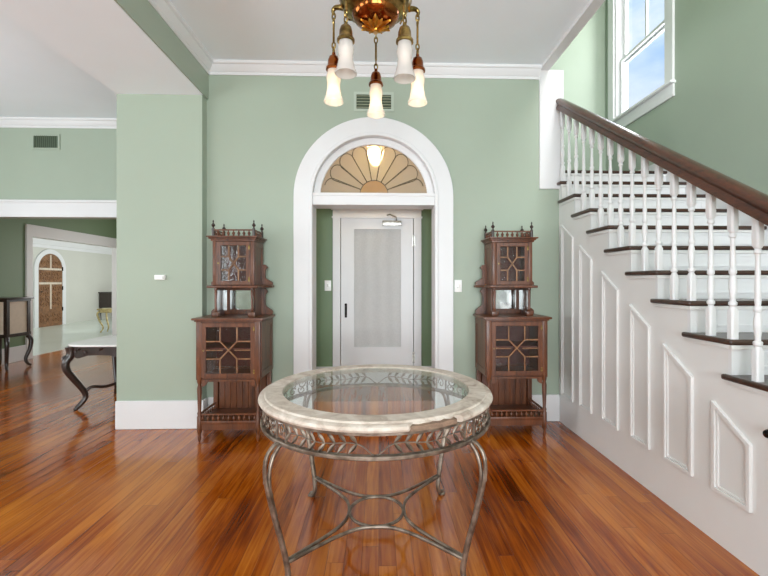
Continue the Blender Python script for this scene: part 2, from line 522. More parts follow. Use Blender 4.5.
# side room
struct(MB().box(-10.15, -10.0, 6.4, 16.6, 0, 2.84).build('wall_side_room', 'pgreen', smooth=False), 'pale wall around the carved arched door', 'wall')
struct(MB().box(-10.1, XL - 0.15, 16.5, 16.65, 0, 2.84).build('wall_side_room_far', 'pgreen', smooth=False))
struct(MB().grid_wall([10.3, 11.0, 15.6, 16.6], [0, 0.7, 2.4, 2.84], {(1, 1)}, 'X', XL - 0.15, XL).build('wall_side_room_opening', 'pgreen', smooth=False))  # unseen opening added to light the side room
struct(MB().grid_wall([-10.1, -9.6, -6.8, XL - 0.15], [0, 0.5, 2.4, 2.84], {(1, 1)}, 'Y', 6.3, 6.4).build('wall_side_room_near', 'pgreen', smooth=False))  # another unseen opening added for side room light
# front of the house, behind the camera: three openings added to let light in
struct(MB().grid_wall([XL - 0.15, -5.7, -3.9, -1.3, 0.6, 0.9, 2.5, XR], [0, 0.45, 2.9, ZC + 0.3], {(1, 1), (3, 1), (5, 1)}, 'Y', YF - 0.15, YF).build('wall_front', 'green', smooth=False))
# right wall with the stair window
WY0, WY1, WZ0, WZ1 = 4.14, 5.06, 3.345, 5.05
struct(MB().grid_wall([YF - 0.15, WY0, WY1, YW + 0.15], [0, WZ0, WZ1, 6.2], {(1, 1)}, 'X', XR, XR + 0.16).build('wall_right', 'green', smooth=False), 'sage green stairwell wall holding the tall window', 'wall')
struct(MB().box(1.66, XR + 0.16, YW, YW + 0.15, 0, 6.2).build('wall_stair_far', 'green', smooth=False), 'green far wall of the stair landing', 'wall')
struct(MB().box(1.45, 1.6, 0.2, YW, ZC + 0.32, 6.2).build('wall_stair_upper', 'green', smooth=False))
struct(MB().grid_wall([1.45, 1.7, 2.7, XR], [ZC + 0.32, 4.25, 5.75, 6.2], {(1, 1)}, 'Y', 0.05, 0.2).build('wall_stair_upper_front', 'green', smooth=False))  # unseen opening added for the upper stairwell fill
struct(MB().box(1.45, XR + 0.16, 0.05, YW + 0.15, 6.2, 6.3).build('ceiling_stairwell', 'ceil', smooth=False))
# vestibule behind the arch
YV = 4.6
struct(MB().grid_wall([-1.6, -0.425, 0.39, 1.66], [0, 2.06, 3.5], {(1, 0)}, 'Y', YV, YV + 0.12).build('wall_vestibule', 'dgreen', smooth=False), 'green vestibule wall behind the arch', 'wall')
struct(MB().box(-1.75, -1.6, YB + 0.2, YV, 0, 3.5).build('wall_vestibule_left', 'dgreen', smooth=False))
struct(MB().box(1.6, 1.73, YB + 0.2, YW, 0, ZC).build('wall_vestibule_right', 'green', smooth=False))
struct(MB().box(-1.75, 1.73, YB + 0.2, YV, 3.3, 3.4).build('ceiling_vestibule', 'ceil', smooth=False))
struct(MB().box(-0.6, 0.6, YV + 0.13, YV + 0.2, 0, 2.3).build('wall_behind_door', 'pgreen', smooth=False))

struct(MB().box(-0.575 + AX, 0.575 + AX, YB + 0.012, YB + 0.2, 0, 0.2).box(-1.6, 1.6, YB + 0.2, YV, 0, 0.2).build('floor_vestibule', 'floor', smooth=False), 'raised board floor of the vestibule', 'floor')
# ------------------------------------------------------------------ trims
def crown_profile():
    return [(o * 0.62, z * 0.85) for o, z in [(0, 0), (0.014, 0), (0.018, 0.03), (0.03, 0.034), (0.05, 0.052), (0.078, 0.078), (0.088, 0.092), (0.104, 0.095), (0.115, 0.104), (0.115, 0.128), (0, 0.128)]]
# hall back wall: profile leaves the wall toward -Y
pr = crown_profile()
struct(MB().prism([(YB - o, ZC - 0.109 + z) for o, z in pr], 'X', -1.60, 1.545).build('trim_1', 'white', angle=25), 'white crown moulding along the hall back wall', 'crown moulding')
struct(MB().prism([(XP1 + 0.02 + o, ZC - 0.109 + z) for o, z in pr], 'Y', YF, YB).build('trim_2', 'white', angle=25), 'white crown moulding along the beam', 'crown moulding')
struct(MB().prism([(YL - o, ZC - 0.109 + z) for o, z in pr], 'X', XL, -1.9).build('trim_3', 'white', angle=25), 'white crown moulding of the left room', 'crown moulding')
struct(MB().prism([(-10.0 + o * 2.2, 2.36 + z * 3.4) for o, z in pr], 'Y', 6.4, 16.5).build('trim_4', 'white', angle=25), 'deep white cornice of the side room', 'crown moulding')
struct(MB().box(1.545, 1.632, 0.2, YB + 0.02, ZC - 0.03, ZC + 0.33).build('trim_5', 'white', smooth=False), 'white edge board of the stairwell opening', 'trim')
# casing at the end of the back wall where the rail dies
struct(MB().box(1.545, XS + 0.04, YB - 0.022, YB + 0.22, 2.235, ZC - 0.02).build('trim_6', 'white', smooth=False, bevel=0.004), 'white casing at the wall end beside the stairs', 'trim')
# baseboards
def baseboard(name, x0, x1, y0, y1, along):
    mb = MB().box(x0, x1, y0, y1, 0, 0.258)
    return struct(mb.build(name, 'white', smooth=False, bevel=0.006))
baseboard('baseboard_back_left', -1.60, AX - 0.757, YB - 0.022, YB, 'x')
baseboard('baseboard_back_right', AX + 0.757, XS, YB - 0.022, YB, 'x')
baseboard('baseboard_pier', XP0 - 0.002, XP1 + 0.02, YP - 0.022, YP, 'x')
baseboard('baseboard_pier_side', XP1, XP1 + 0.02, YP, YB - 0.022, 'y')
baseboard('baseboard_inner_room', XL, XL + 0.022, YL + 0.14, 7.29, 'y')
# casings of the left openings
o = [(-5.78, 0), (-5.78, 2.36), (-1.9, 2.36), (-1.9, 0)]; i = [(-5.6, 0), (-5.6, 2.16), (-1.95, 2.16), (-1.95, 0)]
struct(MB().band(o, i, 'Y', YL - 0.025, YL).build('trim_7', 'white', smooth=False, bevel=0.004), 'white casing over the wide opening in the left room', 'trim')
struct(MB().box(-5.78, -1.9, YL - 0.05, YL, 2.345, 2.375).build('trim_8', 'white', smooth=False, bevel=0.006))
o = [(7.29, 0), (7.29, 2.345), (10.02, 2.345), (10.02, 0)]; i = [(7.42, 0), (7.42, 2.14), (9.85, 2.14), (9.85, 0)]
struct(MB().band(o, i, 'X', XL - 0.16, XL + 0.03).build('trim_9', 'cream', smooth=False, bevel=0.004), 'white casing of the opening to the side room', 'trim')

# ------------------------------------------------------------------ arched doorway trim and fan window
def arch_path(r, zb=0.0, n=40):
    return [(AX + r, zb)] + arc(AX, AZ, r, 0, 180, n) + [(AX - r, zb)]
t = MB()
def ring_arch(mb, r0, r1, ya, yb, zb=0.0):
    mb.band(arch_path(r0, zb), arch_path(r1, zb), 'Y', ya, yb)
ring_arch(t, 0.757, 0.603, YB - 0.03, YB)
o = struct(t.build('trim_10', 'white', angle=30, bevel=0.004), 'broad flat white casing around the arched doorway', 'trim')
t = MB(); ring_arch(t, 0.612, 0.578, YB - 0.042, YB + 0.215); struct(t.build('trim_11', 'white', angle=30, bevel=0.006), 'white jamb lining of the arch', 'trim')
t = MB(); ring_arch(t, 0.58, 0.515, YB + 0.03, YB + 0.075, AZ + 0.02); struct(t.build('trim_12', 'white', angle=30, bevel=0.008), 'white inner ring around the fan window', 'trim')
t = MB().box(AX - 0.579, AX + 0.579, YB - 0.02, YB + 0.20, 2.07, 2.165).box(AX - 0.579, AX + 0.579, YB - 0.028, YB + 0.12, 2.155, 2.185)
struct(t.build('trim_13', 'white', smooth=False, bevel=0.005), 'white transom bar under the fan window', 'trim')

fan = struct(MB().prism(arc(AX, AZ, 0.53, 4.3, 175.7, 40), 'Y', YB + 0.048, YB + 0.054).build('window_1', 'fanglass', smooth=False), 'half round tinted glass fan window with leaded petals over the doorway', 'window')
def came_mb():
    mb = MB()
    yc = YB + 0.045
    cx_, cz_ = AX, 2.185
    def P(r, a):
        return (cx_ + r * math.cos(math.radians(a)), yc, cz_ + r * math.sin(math.radians(a)))
    # hub arc
    mb.tube([P(0.135, a) for a in range(0, 181, 12)], 0.0035, 6)
    n = 9
    step = 180.0 / n
    for k in range(n):
        a0, a1 = k * step, (k + 1) * step
        am = (a0 + a1) / 2
        R = 0.405 if 0 < k < n - 1 else 0.41
        rr = R * math.radians(step) / 2 * 0.98
        c = P(R, am)
        cap = []
        for q in range(13):
            b = math.radians(am - 90 + 180 * q / 12)
            cap.append((c[0] + rr * math.cos(b), yc, c[2] + rr * 1.15 * math.sin(b)))
        if k == 0: pts = [cap[6]] + cap[7:] + [P(0.135, a1)]
        elif k == n - 1: pts = [P(0.135, a0)] + cap[:6] + [cap[6]]
        else: pts = [P(0.135, a0 + 0.0)] + cap + [P(0.135, a1)]
        mb.tube(pts, 0.004, 6)
    return mb
came_mb().build('lead_came', 'lead', fan)
sb = MB().prism(arc(AX, 2.185, 0.13, 0, 180, 16), 'Y', YB + 0.044, YB + 0.047).build('hub_pane', glass('amber_hub_glass', (0.86, 0.68, 0.42, 1), rgb(226, 196, 146), 0.5, 0.1, wob=0.3), fan, smooth=False)

# ------------------------------------------------------------------ vestibule door (door_1)
door = bpy.data.objects.new('door_1', None); COL.objects.link(door); door.location = (-0.02, YV - 0.0, 0)
struct(door, 'white vestibule door with a tall grey curtained pane', 'door')
def dp(mb, name, m, parent=None, **k): return mb.build(name, m, parent or door, root=door, **k)
us = [-0.42, -0.29, 0.262, 0.385]; vs = [0.21, 0.60, 1.945, 2.055]
leafo = dp(MB().grid_wall(us, vs, {(1, 1)}, 'Y', YV - 0.005, YV + 0.035), 'door_leaf', 'white', smooth=False, bevel=0.004)
dp(MB().band([(-0.295, 0.595), (0.267, 0.595), (0.267, 1.95), (-0.295, 1.95)], [(-0.275, 0.615), (0.247, 0.615), (0.247, 1.93), (-0.275, 1.93)], 'Y', YV - 0.010, YV + 0.02, closed=True), 'glazing_bead', 'white', leafo, smooth=False)
dp(MB().box(-0.285, 0.257, YV + 0.012, YV + 0.02, 0.605, 1.94), 'curtained_pane', 'curtain', leafo, smooth=False)
# casing
dp(MB().band([(-0.51, 0.2), (-0.51, 2.15), (0.475, 2.15), (0.475, 0.2)], [(-0.425, 0.2), (-0.425, 2.062), (0.39, 2.062), (0.39, 0.2)], 'Y', YV - 0.028, YV + 0.0), 'door_casing', 'white', smooth=False, bevel=0.003)
dp(MB().box(-0.53, 0.495, YV - 0.045, YV, 2.14, 2.175, 0.005).box(-0.52, 0.485, YV - 0.035, YV, 2.05, 2.068), 'casing_cap', 'white', smooth=False)
h = dp(MB().box(-0.378, -0.352, YV - 0.012, YV - 0.004, 0.945, 1.10, 0.003), 'lock_plate', 'iron')
dp(MB().tube(spline([(-0.365, YV - 0.01, 1.07), (-0.365, YV - 0.045, 1.06), (-0.365, YV - 0.05, 1.02), (-0.365, YV - 0.045, 0.98), (-0.365, YV - 0.01, 0.97)], 4), 0.006, 8).lathe([(0.0, -0.05), (0.012, -0.046), (0.014, -0.035), (0.006, -0.028), (0.006, -0.006)], (-0.365, YV, 1.09), 12, 'Y'), 'pull_handle', 'iron', h)
for z in (1.80, 0.50):
    dp(MB().box(0.372, 0.402, YV - 0.032, YV - 0.028, z - 0.06, z + 0.06).lathe([(0.007, -0.065), (0.007, 0.065)], (0.387, YV - 0.034, z), 8), 'hinge', 'steel')
cl = dp(MB().box(0.04, 0.25, YV - 0.05, YV - 0.005, 1.965, 2.02, 0.006), 'door_closer', 'steel')
dp(MB().tube([(0.20, YV - 0.03, 2.02), (0.19, YV - 0.10, 2.05), (0.12, YV - 0.08, 2.085), (0.09, YV - 0.02, 2.08)], 0.007, 8), 'closer_arm', 'steel', cl)
# skirtings of the vestibule
struct(MB().box(-1.6, -0.51, YV - 0.02, YV, 0.2, 0.4).build('baseboard_vestibule_left', 'white', smooth=False))
struct(MB().box(0.475, 1.6, YV - 0.02, YV, 0.2, 0.4).build('baseboard_vestibule_right', 'white', smooth=False))

# ------------------------------------------------------------------ switches, thermostat, vents
def light_switch(x, y, z, label):
    t = thing('light_switch', label, 'light switch', (x, y, z), 'white light switches')
    MB().box(x - 0.036, x + 0.036, y - 0.007, y, z - 0.058, z + 0.058, 0.003).build('switch_plate', 'plastic', t, root=t)
    MB().box(x - 0.007, x + 0.007, y - 0.018, y - 0.006, z - 0.014, z + 0.014, 0.003).build('toggle', 'steel', t, root=t)
    return t
light_switch(0.76, YB, 1.302, 'white light switch on the hall wall just outside the arched casing')
light_switch(-0.565, YV, 1.30, 'white light switch inside the vestibule beside the white door')
t = thing('wall_mounted_thermostat', 'small white thermostat box on the green pier', 'thermostat', (-1.99, YP, 1.38))
MB().box(-2.04, -1.945, YP - 0.025, YP, 1.36, 1.405, 0.005).build('thermostat_body', 'plastic', t, root=t)
MB().box(-1.965, -1.952, YP - 0.03, YP - 0.02, 1.37, 1.395, 0.002).build('thermostat_dial', 'steel', t, root=t)
def vent(x, y, z, w, hgt, label, cols, horiz=True):
    t = thing('air_vent', label, 'air vent', (x, y, z), 'wall air vents')
    MB().band([(x - w / 2, z - hgt / 2), (x + w / 2, z - hgt / 2), (x + w / 2, z + hgt / 2), (x - w / 2, z + hgt / 2)],
              [(x - w / 2 + .025, z - hgt / 2 + .025), (x + w / 2 - .025, z - hgt / 2 + .025), (x + w / 2 - .025, z + hgt / 2 - .025), (x - w / 2 + .025, z + hgt / 2 - .025)],
              'Y', y - 0.01, y, closed=True).build('vent_frame', cols[0], t, root=t, smooth=False)
    MB().box(x - w / 2 + .02, x + w / 2 - .02, y - 0.003, y, z - hgt / 2 + .02, z + hgt / 2 - .02).build('vent_backing', cols[1], t, root=t)
    mb = MB()
    if horiz:
        n = 5
        for k in range(n):
            zz = z - hgt / 2 + .025 + (hgt - .05) * (k + .5) / n
            mb.box(x - w / 2 + .02, x + w / 2 - .02, y - 0.010, y - 0.002, zz - 0.003, zz + 0.003)
        mb.box(x - 0.006, x + 0.006, y - 0.0105, y - 0.002, z - hgt / 2 + .02, z + hgt / 2 - .02)
    else:
        n = 12
        for k in range(n):
            xx = x - w / 2 + .025 + (w - .05) * (k + .5) / n
            mb.box(xx - 0.003, xx + 0.003, y - 0.010, y - 0.002, z - hgt / 2 + .02, z + hgt / 2 - .02)
    mb.build('vent_louver', cols[2], t, root=t)
vent(-0.047, YB, 3.055, 0.38, 0.185, 'green painted air vent above the arch behind the chandelier', ('ventframe', 'ventdark', 'ventblade'))
vent(-4.215, YL, 3.115, 0.35, 0.20, 'small dark air vent high on the left room wall', ('green', 'ventdark', 'ventmid'), False)

# ------------------------------------------------------------------ staircase
st = thing('staircase', 'white staircase with dark treads and turned balusters climbing to a landing', 'staircase', (2.3, 2.2, 0))
def sp(mb, name, m, parent=None, **k): return mb.build(name, m, parent or st, root=st, **k)
NK = 14
# side: saw-tooth stringer wall
poly = [(ty(1) + 0.03, 0)]
for k in range(1, NK + 1):
    poly.append((ty(k) + 0.03, tz(k) - 0.028))
    nx = ty(k + 1) + 0.03 if k < NK else YB - 0.001
    if k == NK: nx = YB - 0.001
    if nx > YB - 0.001:
        poly.append((YB - 0.001, tz(k) - 0.028)); break
    poly.append((nx, tz(k) - 0.028))
poly.append((YB - 0.001, 0))
side = sp(MB().prism(poly, 'X', XS, XS + 0.05), 'stair_side', 'cream', smooth=False)
def ztop(y): return 1.66 + 0.656 * (y - 3.51)
panels = [(3.625, 3.86), (3.305, 3.51), (2.932, 3.15), (2.585, 2.79), (2.223, 2.455), (1.865, 2.088), (1.505, 1.73)]
for y0, y1 in panels:
    zb = 0.265
    def inset(d):
        return [(y0 + d, zb + d), (y1 - d, zb + d), (y1 - d, ztop(y1 - d) - d * 1.2), (y0 + d, ztop(y0 + d) - d * 1.2)]
    mb = MB()
    a, b_, c = inset(0), inset(0.022), inset(0.034)
    mb.band(a, b_, 'X', XS - 0.016, XS + 0.002, closed=True)
    mb.band(b_, c, 'X', XS - 0.008, XS + 0.002, closed=True)
    sp(mb, 'panel_moulding', 'cream', side, smooth=False, bevel=0.003)
sp(MB().lathe([(0.0, -0.05), (0.016, -0.046), (0.02, -0.035), (0.012, -0.022), (0.008, -0.01), (0.02, -0.004), (0.02, 0.002)], (XS, 1.752, 0.675), 14, 'X'), 'cupboard_knob', 'iron', side)
# treads, risers
for k in range(1, NK + 1):
    y0 = ty(k); y1 = y0 + RUN + 0.062
    if k == NK: y1 = YW
    z1 = tz(k)
    mb = MB()
    if k < NK:
        yend = min(y1, YB - 0.002)
        yb = min(y0 + RUN + 0.03, YB + 1)
        prof = [(XS - 0.03, y0), (XR - 0.002, y0), (XR - 0.002, yb), (XS + 0.05, yb)]
        if yend > yb: prof = [(XS - 0.03, y0), (XR - 0.002, y0), (XR - 0.002, yb), (XS - 0.001, yb), (XS - 0.001, yend), (XS - 0.03, yend)]
        else: prof = [(XS - 0.03, y0), (XR - 0.002, y0), (XR - 0.002, yb), (XS + 0.031, yb), (XS + 0.031, yend), (XS - 0.03, yend)] if yb > YB - 0.002 else [(XS - 0.03, y0), (XR - 0.002, y0), (XR - 0.002, yb), (XS - 0.03, yb)]
        mb.prism(prof, 'Z', z1 - 0.028, z1)
    else:
        mb.box(XS + 0.033, XR - 0.002, y0, YW - 0.002, z1 - 0.028, z1)
    tr = sp(mb, 'tread', 'tread', smooth=True, angle=30, bevel=0.009)
    # riser with cove under the nosing and a sunken panel
    zr = tz(k - 1)
    xa, xb = XS + 0.052 if k < NK else XS + 0.055, XR - 0.003
    yr = y0 + 0.03
    rz = MB().box(XS - 0.0015 if k < 13 else xa, xb, yr - 0.003, yr + 0.018, zr, z1 - 0.028)
    sp(rz, 'riser', 'white', smooth=False)
    cv = MB().box(XS - 0.012 if k < 14 else XS + 0.055, xb, yr - 0.016, yr, z1 - 0.050, z1 - 0.0285, 0.004)
    if k < 13:
        cv.box(XS - 0.014, XS - 0.0005, yr, min(y1 - 0.02, YB - 0.003), z1 - 0.050, z1 - 0.0285, 0.004)
    sp(cv, 'cove_moulding', 'cream', tr)
    if k < NK:
        x = XS + 0.25
        rp = MB().band([(xa + 0.06, zr + 0.035), (xb - 0.06, zr + 0.035), (xb - 0.06, z1 - 0.062), (xa + 0.06, z1 - 0.062)],
                       [(xa + 0.07, zr + 0.043), (xb - 0.07, zr + 0.043), (xb - 0.07, z1 - 0.070), (xa + 0.07, z1 - 0.070)], 'Y', yr - 0.008, yr - 0.002, closed=True)
        sp(rp, 'riser_panel', 'white', tr, smooth=False)
# carriage under the treads so that nothing is hollow
poly = [(ty(1) + 0.05, 0.0)]
for k in range(1, NK + 1):
    poly += [(ty(k) + 0.05, tz(k) - 0.03), (ty(k + 1) + 0.05 if k < NK else YW - 0.003, tz(k) - 0.03)]
poly.append((YW - 0.003, 0))
sp(MB().prism(poly, 'X', XS + 0.06, XR - 0.004), 'stair_carriage', 'cream', smooth=False)

# balusters
XBAL = 1.747
def rail_z(y): return tz(6) + 0.656 * (y - Y6) + 0.655     # underside of the rail
def baluster(y, zb):
    ztp = rail_z(y) + 0.006
    H = ztp - zb
    w = 0.0185
    zlo = zb + 0.15          # top of the lower square block
    zup = ztp - 0.155        # bottom of the upper square block (follows the rail)
    mb = MB()
    rings = []
    def sq(z, ww, n=16, k=1.0):
        # k=1 square, k=0 round
        ring = []
        for i in range(n):
            a = 2 * PI * (i + 0.5) / n
            c, s_ = math.cos(a), math.sin(a)
            m_ = max(abs(c), abs(s_))
            rr = ww * (k / m_ + (1 - k))
            ring.append((XBAL + rr * c, y + rr * s_, z))
        return ring
    L = zup - zlo
    seq = [(zb, w, 1), (zlo - 0.012, w, 1), (zlo, w * 0.82, 0.3),
           (zlo + 0.010, w * 0.62, 0), (zlo + 0.018, w * 0.98, 0), (zlo + 0.030, w * 1.0, 0), (zlo + 0.038, w * 0.62, 0),
           (zlo + 0.055, w * 0.66, 0), (zlo + 0.10, w * 0.95, 0), (zlo + 0.135, w * 0.86, 0), (zlo + 0.165, w * 0.6, 0), (zlo + 0.175, w * 0.9, 0), (zlo + 0.19, w * 0.9, 0), (zlo + 0.20, w * 0.6, 0),
           (zlo + 0.22, w * 0.72, 0), (zup - 0.05, w * 0.52, 0), (zup - 0.03, w * 0.55, 0), (zup - 0.024, w * 0.85, 0), (zup - 0.012, w * 0.85, 0), (zup - 0.006, w * 0.62, 0),
           (zup, w * 0.82, 0.3), (zup + 0.012, w, 1)]
    for z, ww, k in seq: rings.append(sq(z, ww, 16, k))
    topr = sq(ztp, w, 16, 1)
    rings.append([(p[0], p[1], ztp + 0.656 * (p[1] - y)) for p in topr])
    mb.quadloft(rings)
    return mb
for k in range(1, 14):
    for dy in (0.032, 0.1665):
        y = ty(k) + dy
        if k == 1 and dy < 0.12: continue
        if y > YB - 0.03: continue
        sp(baluster(y, tz(k)), 'baluster', 'white', angle=35)
# handrail
sec = [(-0.034, 0.0), (-0.034, 0.018), (-0.028, 0.03), (-0.024, 0.04), (-0.030, 0.052), (-0.037, 0.064), (-0.036, 0.078), (-0.022, 0.092), (0, 0.097),
       (0.022, 0.092), (0.036, 0.078), (0.037, 0.064), (0.030, 0.052), (0.024, 0.04), (0.028, 0.03), (0.034, 0.018), (0.034, 0.0)]
def rail_ring(y): return [(XBAL + u * 1.3, y, rail_z(y) + v * 1.12) for u, v in sec]
sp(MB().quadloft([rail_ring(ty(1) + 0.1), rail_ring(2.2), rail_ring(YB - 0.022)]), 'handrail', 'mahog', angle=50)
# white skirting board against the wall, following the flight
poly = [(ty(1) + 0.3, 0.0), (ty(1), 0.0), (ty(1), tz(1) + 0.14)]
yt = ty(NK) - 0.02
poly += [(yt, tz(1) + 0.14 + 0.656 * (yt - ty(1))), (yt, tz(NK) + 0.13), (YW - 0.004, tz(NK) + 0.13), (YW - 0.004, tz(NK) - 0.2), (yt, tz(NK) - 0.4)]
sp(MB().prism(poly, 'X', XR - 0.018, XR - 0.001), 'wall_skirt', 'white', smooth=False, bevel=0.003)
# newel at the foot of the flight
nw = MB()
yn = ty(1) + 0.06
nw.box(XBAL - 0.06, XBAL + 0.06, yn - 0.06, yn + 0.06, tz(1), tz(1) + 0.95, 0.006).box(XBAL - 0.075, XBAL + 0.075, yn - 0.075, yn + 0.075, tz(1) + 0.95, tz(1) + 0.985, 0.008)
nwo = sp(nw, 'newel_post', 'white')
sp(MB().lathe([(0.02, 0), (0.03, 0.015), (0.055, 0.04), (0.06, 0.07), (0.045, 0.105), (0.01, 0.12), (0.0, 0.121)], (XBAL, yn, tz(1) + 0.985), 20), 'newel_cap', 'mahog', nwo)

# ------------------------------------------------------------------ stair window (window_2)
win = bpy.data.objects.new('window_2', None); COL.objects.link(win); win.location = (XR, (WY0 + WY1) / 2, WZ0)
struct(win, 'tall white sash window high on the stairwell wall', 'window')
def wp(mb, name, m, parent=None, **k): return mb.build(name, m, parent or win, root=win, **k)
wp(MB().band([(WY0 - 0.12, WZ0), (WY0 - 0.12, WZ1 + 0.14), (WY1 + 0.12, WZ1 + 0.14), (WY1 + 0.12, WZ0)], [(WY0, WZ0), (WY0, WZ1), (WY1, WZ1), (WY1, WZ0)], 'X', XR - 0.025, XR + 0.0), 'window_casing', 'white', smooth=False, bevel=0.004)
wp(MB().box(XR - 0.06, XR + 0.12, WY0 - 0.135, WY1 + 0.135, WZ0 - 0.022, WZ0 + 0.006, 0.006), 'window_sill', 'white')
wp(MB().box(XR - 0.022, XR, WY0 - 0.12, WY1 + 0.12, WZ0 - 0.15, WZ0 - 0.022, 0.004), 'window_apron', 'white')
wp(MB().band([(WY0, WZ0), (WY1, WZ0), (WY1, WZ1), (WY0, WZ1)], [(WY0 + 0.025, WZ0 + 0.025), (WY1 - 0.025, WZ0 + 0.025), (WY1 - 0.025, WZ1 - 0.025), (WY0 + 0.025, WZ1 - 0.025)], 'X', XR + 0.0, XR + 0.15, closed=True), 'window_jamb', 'white', smooth=False)
def sash(name, z0, z1, xo, muntin):
    y0, y1 = WY0 + 0.025, WY1 - 0.025
    f = wp(MB().band([(y0, z0), (y1, z0), (y1, z1), (y0, z1)], [(y0 + .05, z0 + .06), (y1 - .05, z0 + .06), (y1 - .05, z1 - .034), (y0 + .05, z1 - .034)], 'X', xo, xo + 0.035, closed=True), name, 'white', smooth=False, bevel=0.003)
    wp(MB().box(xo + 0.014, xo + 0.019, y0 + .045, y1 - .045, z0 + .055, z1 - .03), 'window_pane', 'winglass', f)
    if muntin:
        ym = (y0 + y1) / 2
        wp(MB().box(xo + 0.004, xo + 0.03, ym - 0.013, ym + 0.013, z0 + .055, z1 - .04), 'glazing_bar', 'white', f)
ZM = 4.08
sash('lower_sash', WZ0 + 0.012, ZM + 0.012, XR + 0.04, False)
sash('upper_sash', ZM - 0.045, WZ1 - 0.025, XR + 0.082, True)

# ------------------------------------------------------------------ round table
TX, TY_, TH = -0.012, 2.19, 0.79
tab = thing('round_table', 'round entry table with pale stone rim, glass centre and scrolled metal base', 'table', (TX, TY_, 0))
def tp(mb, name, m, parent=None, **k): return mb.build(name, m, parent or tab, root=None, **k)
def pol(r, a, z): return (r * math.sin(a), -r * math.cos(a), z)   # a=0 faces the camera side
A1, A2 = math.radians(13), math.radians(35)
mb = MB()
prof = [(0.484, TH), (0.566, TH), (0.569, TH - 0.003), (0.571, TH - 0.008), (0.586, TH - 0.009), (0.596, TH - 0.015), (0.600, TH - 0.026), (0.594, TH - 0.036), (0.582, TH - 0.040), (0.50, TH - 0.040), (0.484, TH - 0.036)]
N = 144
rings = []
for q in range(N):
    a = 2 * PI * q / N
    ring = []
    inch = A1 <= a <= A2
    jit = random.uniform(-0.003, 0.003)
    for r, z in prof:
        if inch and r > 0.572: r = 0.572 + jit
        ring.append(pol(r, a, z))
    rings.append(ring)
rings.append(rings[0])
mb.quadloft(rings, True, False); bmesh.ops.remove_doubles(mb.bm, verts=mb.bm.verts, dist=1e-6)
rim = tp(mb, 'stone_rim', 'stone', angle=28)
rings = []
for q in range(13):
    a = A1 + (A2 - A1) * q / 12
    j = random.uniform(-0.003, 0.003)
    rings.append([pol(0.568, a, TH - 0.016 + j), pol(0.588 + j, a, TH - 0.019 + j), pol(0.590, a, TH - 0.039), pol(0.568, a, TH - 0.039)])
core = tp(MB().quadloft(rings), 'exposed_core', 'core', rim); core['label'] = 'brown chipped patch in the stone edge'
tp(MB().lathe([(0.0, TH - 0.012), (0.492, TH - 0.012), (0.492, TH - 0.004), (0.0, TH - 0.004)][1:3] , (0, 0, 0), 72), 'glass_top', 'glass', smooth=False)
# openwork apron
RA, ZA0, ZA1 = 0.575, 0.648, 0.752
def hoop(r, z, hr, wr, n=96):
    return [pol(r, 2 * PI * i / n, z) for i in range(n)]
def hoop_mb(r0, r1, z0, z1, n=96):
    mb = MB()
    return mb.band([pol(r1, 2 * PI * i / n, 0)[:2] for i in range(n)], [pol(r0, 2 * PI * i / n, 0)[:2] for i in range(n)], 'Z', z0, z1, closed=True)
tp(hoop_mb(RA - 0.012, RA + 0.012, ZA1 - 0.012, ZA1 - 0.0015), 'upper_hoop', 'pewter', angle=50)
tp(hoop_mb(RA - 0.014, RA + 0.014, ZA0 - 0.006, ZA0 + 0.012), 'lower_hoop', 'pewter', angle=50, bevel=0.004)
LA = [math.radians(d) for d in (-45, 45, 135, -135)]
def laurel(ac):
    mb = MB()
    zc = (ZA0 + ZA1) / 2 + 0.002
    for sgn in (-1, 1):
        pts = []
        a0, a1 = math.radians(3.2), math.radians(40)
        for q in range(25):
            t_ = q / 24
            a = ac + sgn * (a0 + (a1 - a0) * t_)
            z = zc + (-0.022 * math.exp(-t_ * 18)) + 0.006 * math.sin(t_ * 9)
            pts.append(pol(RA, a, z))
        pts = [pol(RA, ac + sgn * math.radians(0.6), zc - 0.040), pol(RA, ac + sgn * math.radians(1.8), zc - 0.034)] + pts
        mb.tube(pts, 0.0028, 6)
        nl = 8
        for q in range(nl):
            t_ = (q + 0.9) / (nl + 0.3)
            a = ac + sgn * (a0 + (a1 - a0) * t_)
            z = zc + 0.006 * math.sin(t_ * 9)
            p = Vector(pol(RA, a, z))
            tang = Vector((math.cos(a), math.sin(a), 0)) * sgn
            nr = Vector((math.sin(a), -math.cos(a), 0))
            for up in (-1, 1):
                d = tang * 0.85 + Vector((0, 0, up))
                for k_, (sh, L) in enumerate(((0, 0.056),)):
                    mb.leaf(p + tang * sh + nr * 0.002, d + tang * (0.18 * k_), nr - tang * 0.2, L, 0.017, 0.0045)
    return mb
def scrollwork(ac):
    # close-set spirals, as on the two side panels
    mb = MB()
    for q in range(11):
        a0 = ac + math.radians(-37 + 7.4 * q)
        for (dz, r0, fl) in ((0.066, 0.026, 1), (0.030, 0.024, -1)):
            pts = []
            for k in range(22):
                th_ = k / 21 * 2.3 * PI + (0.6 if q % 2 else 2.4)
                rr = r0 * (1 - k / 27)
                pts.append(pol(RA, a0 + fl * rr * 1.25 * math.cos(th_) / RA, ZA0 + dz + 0.004 + rr * math.sin(th_)))
            mb.tube(pts, 0.0042, 6)
    return mb
for ac in (0, PI):
    tp(laurel(ac), 'laurel_panel', 'pewter')
for ac in (PI / 2, -PI / 2):
    tp(scrollwork(ac), 'scroll_panel', 'pewter')
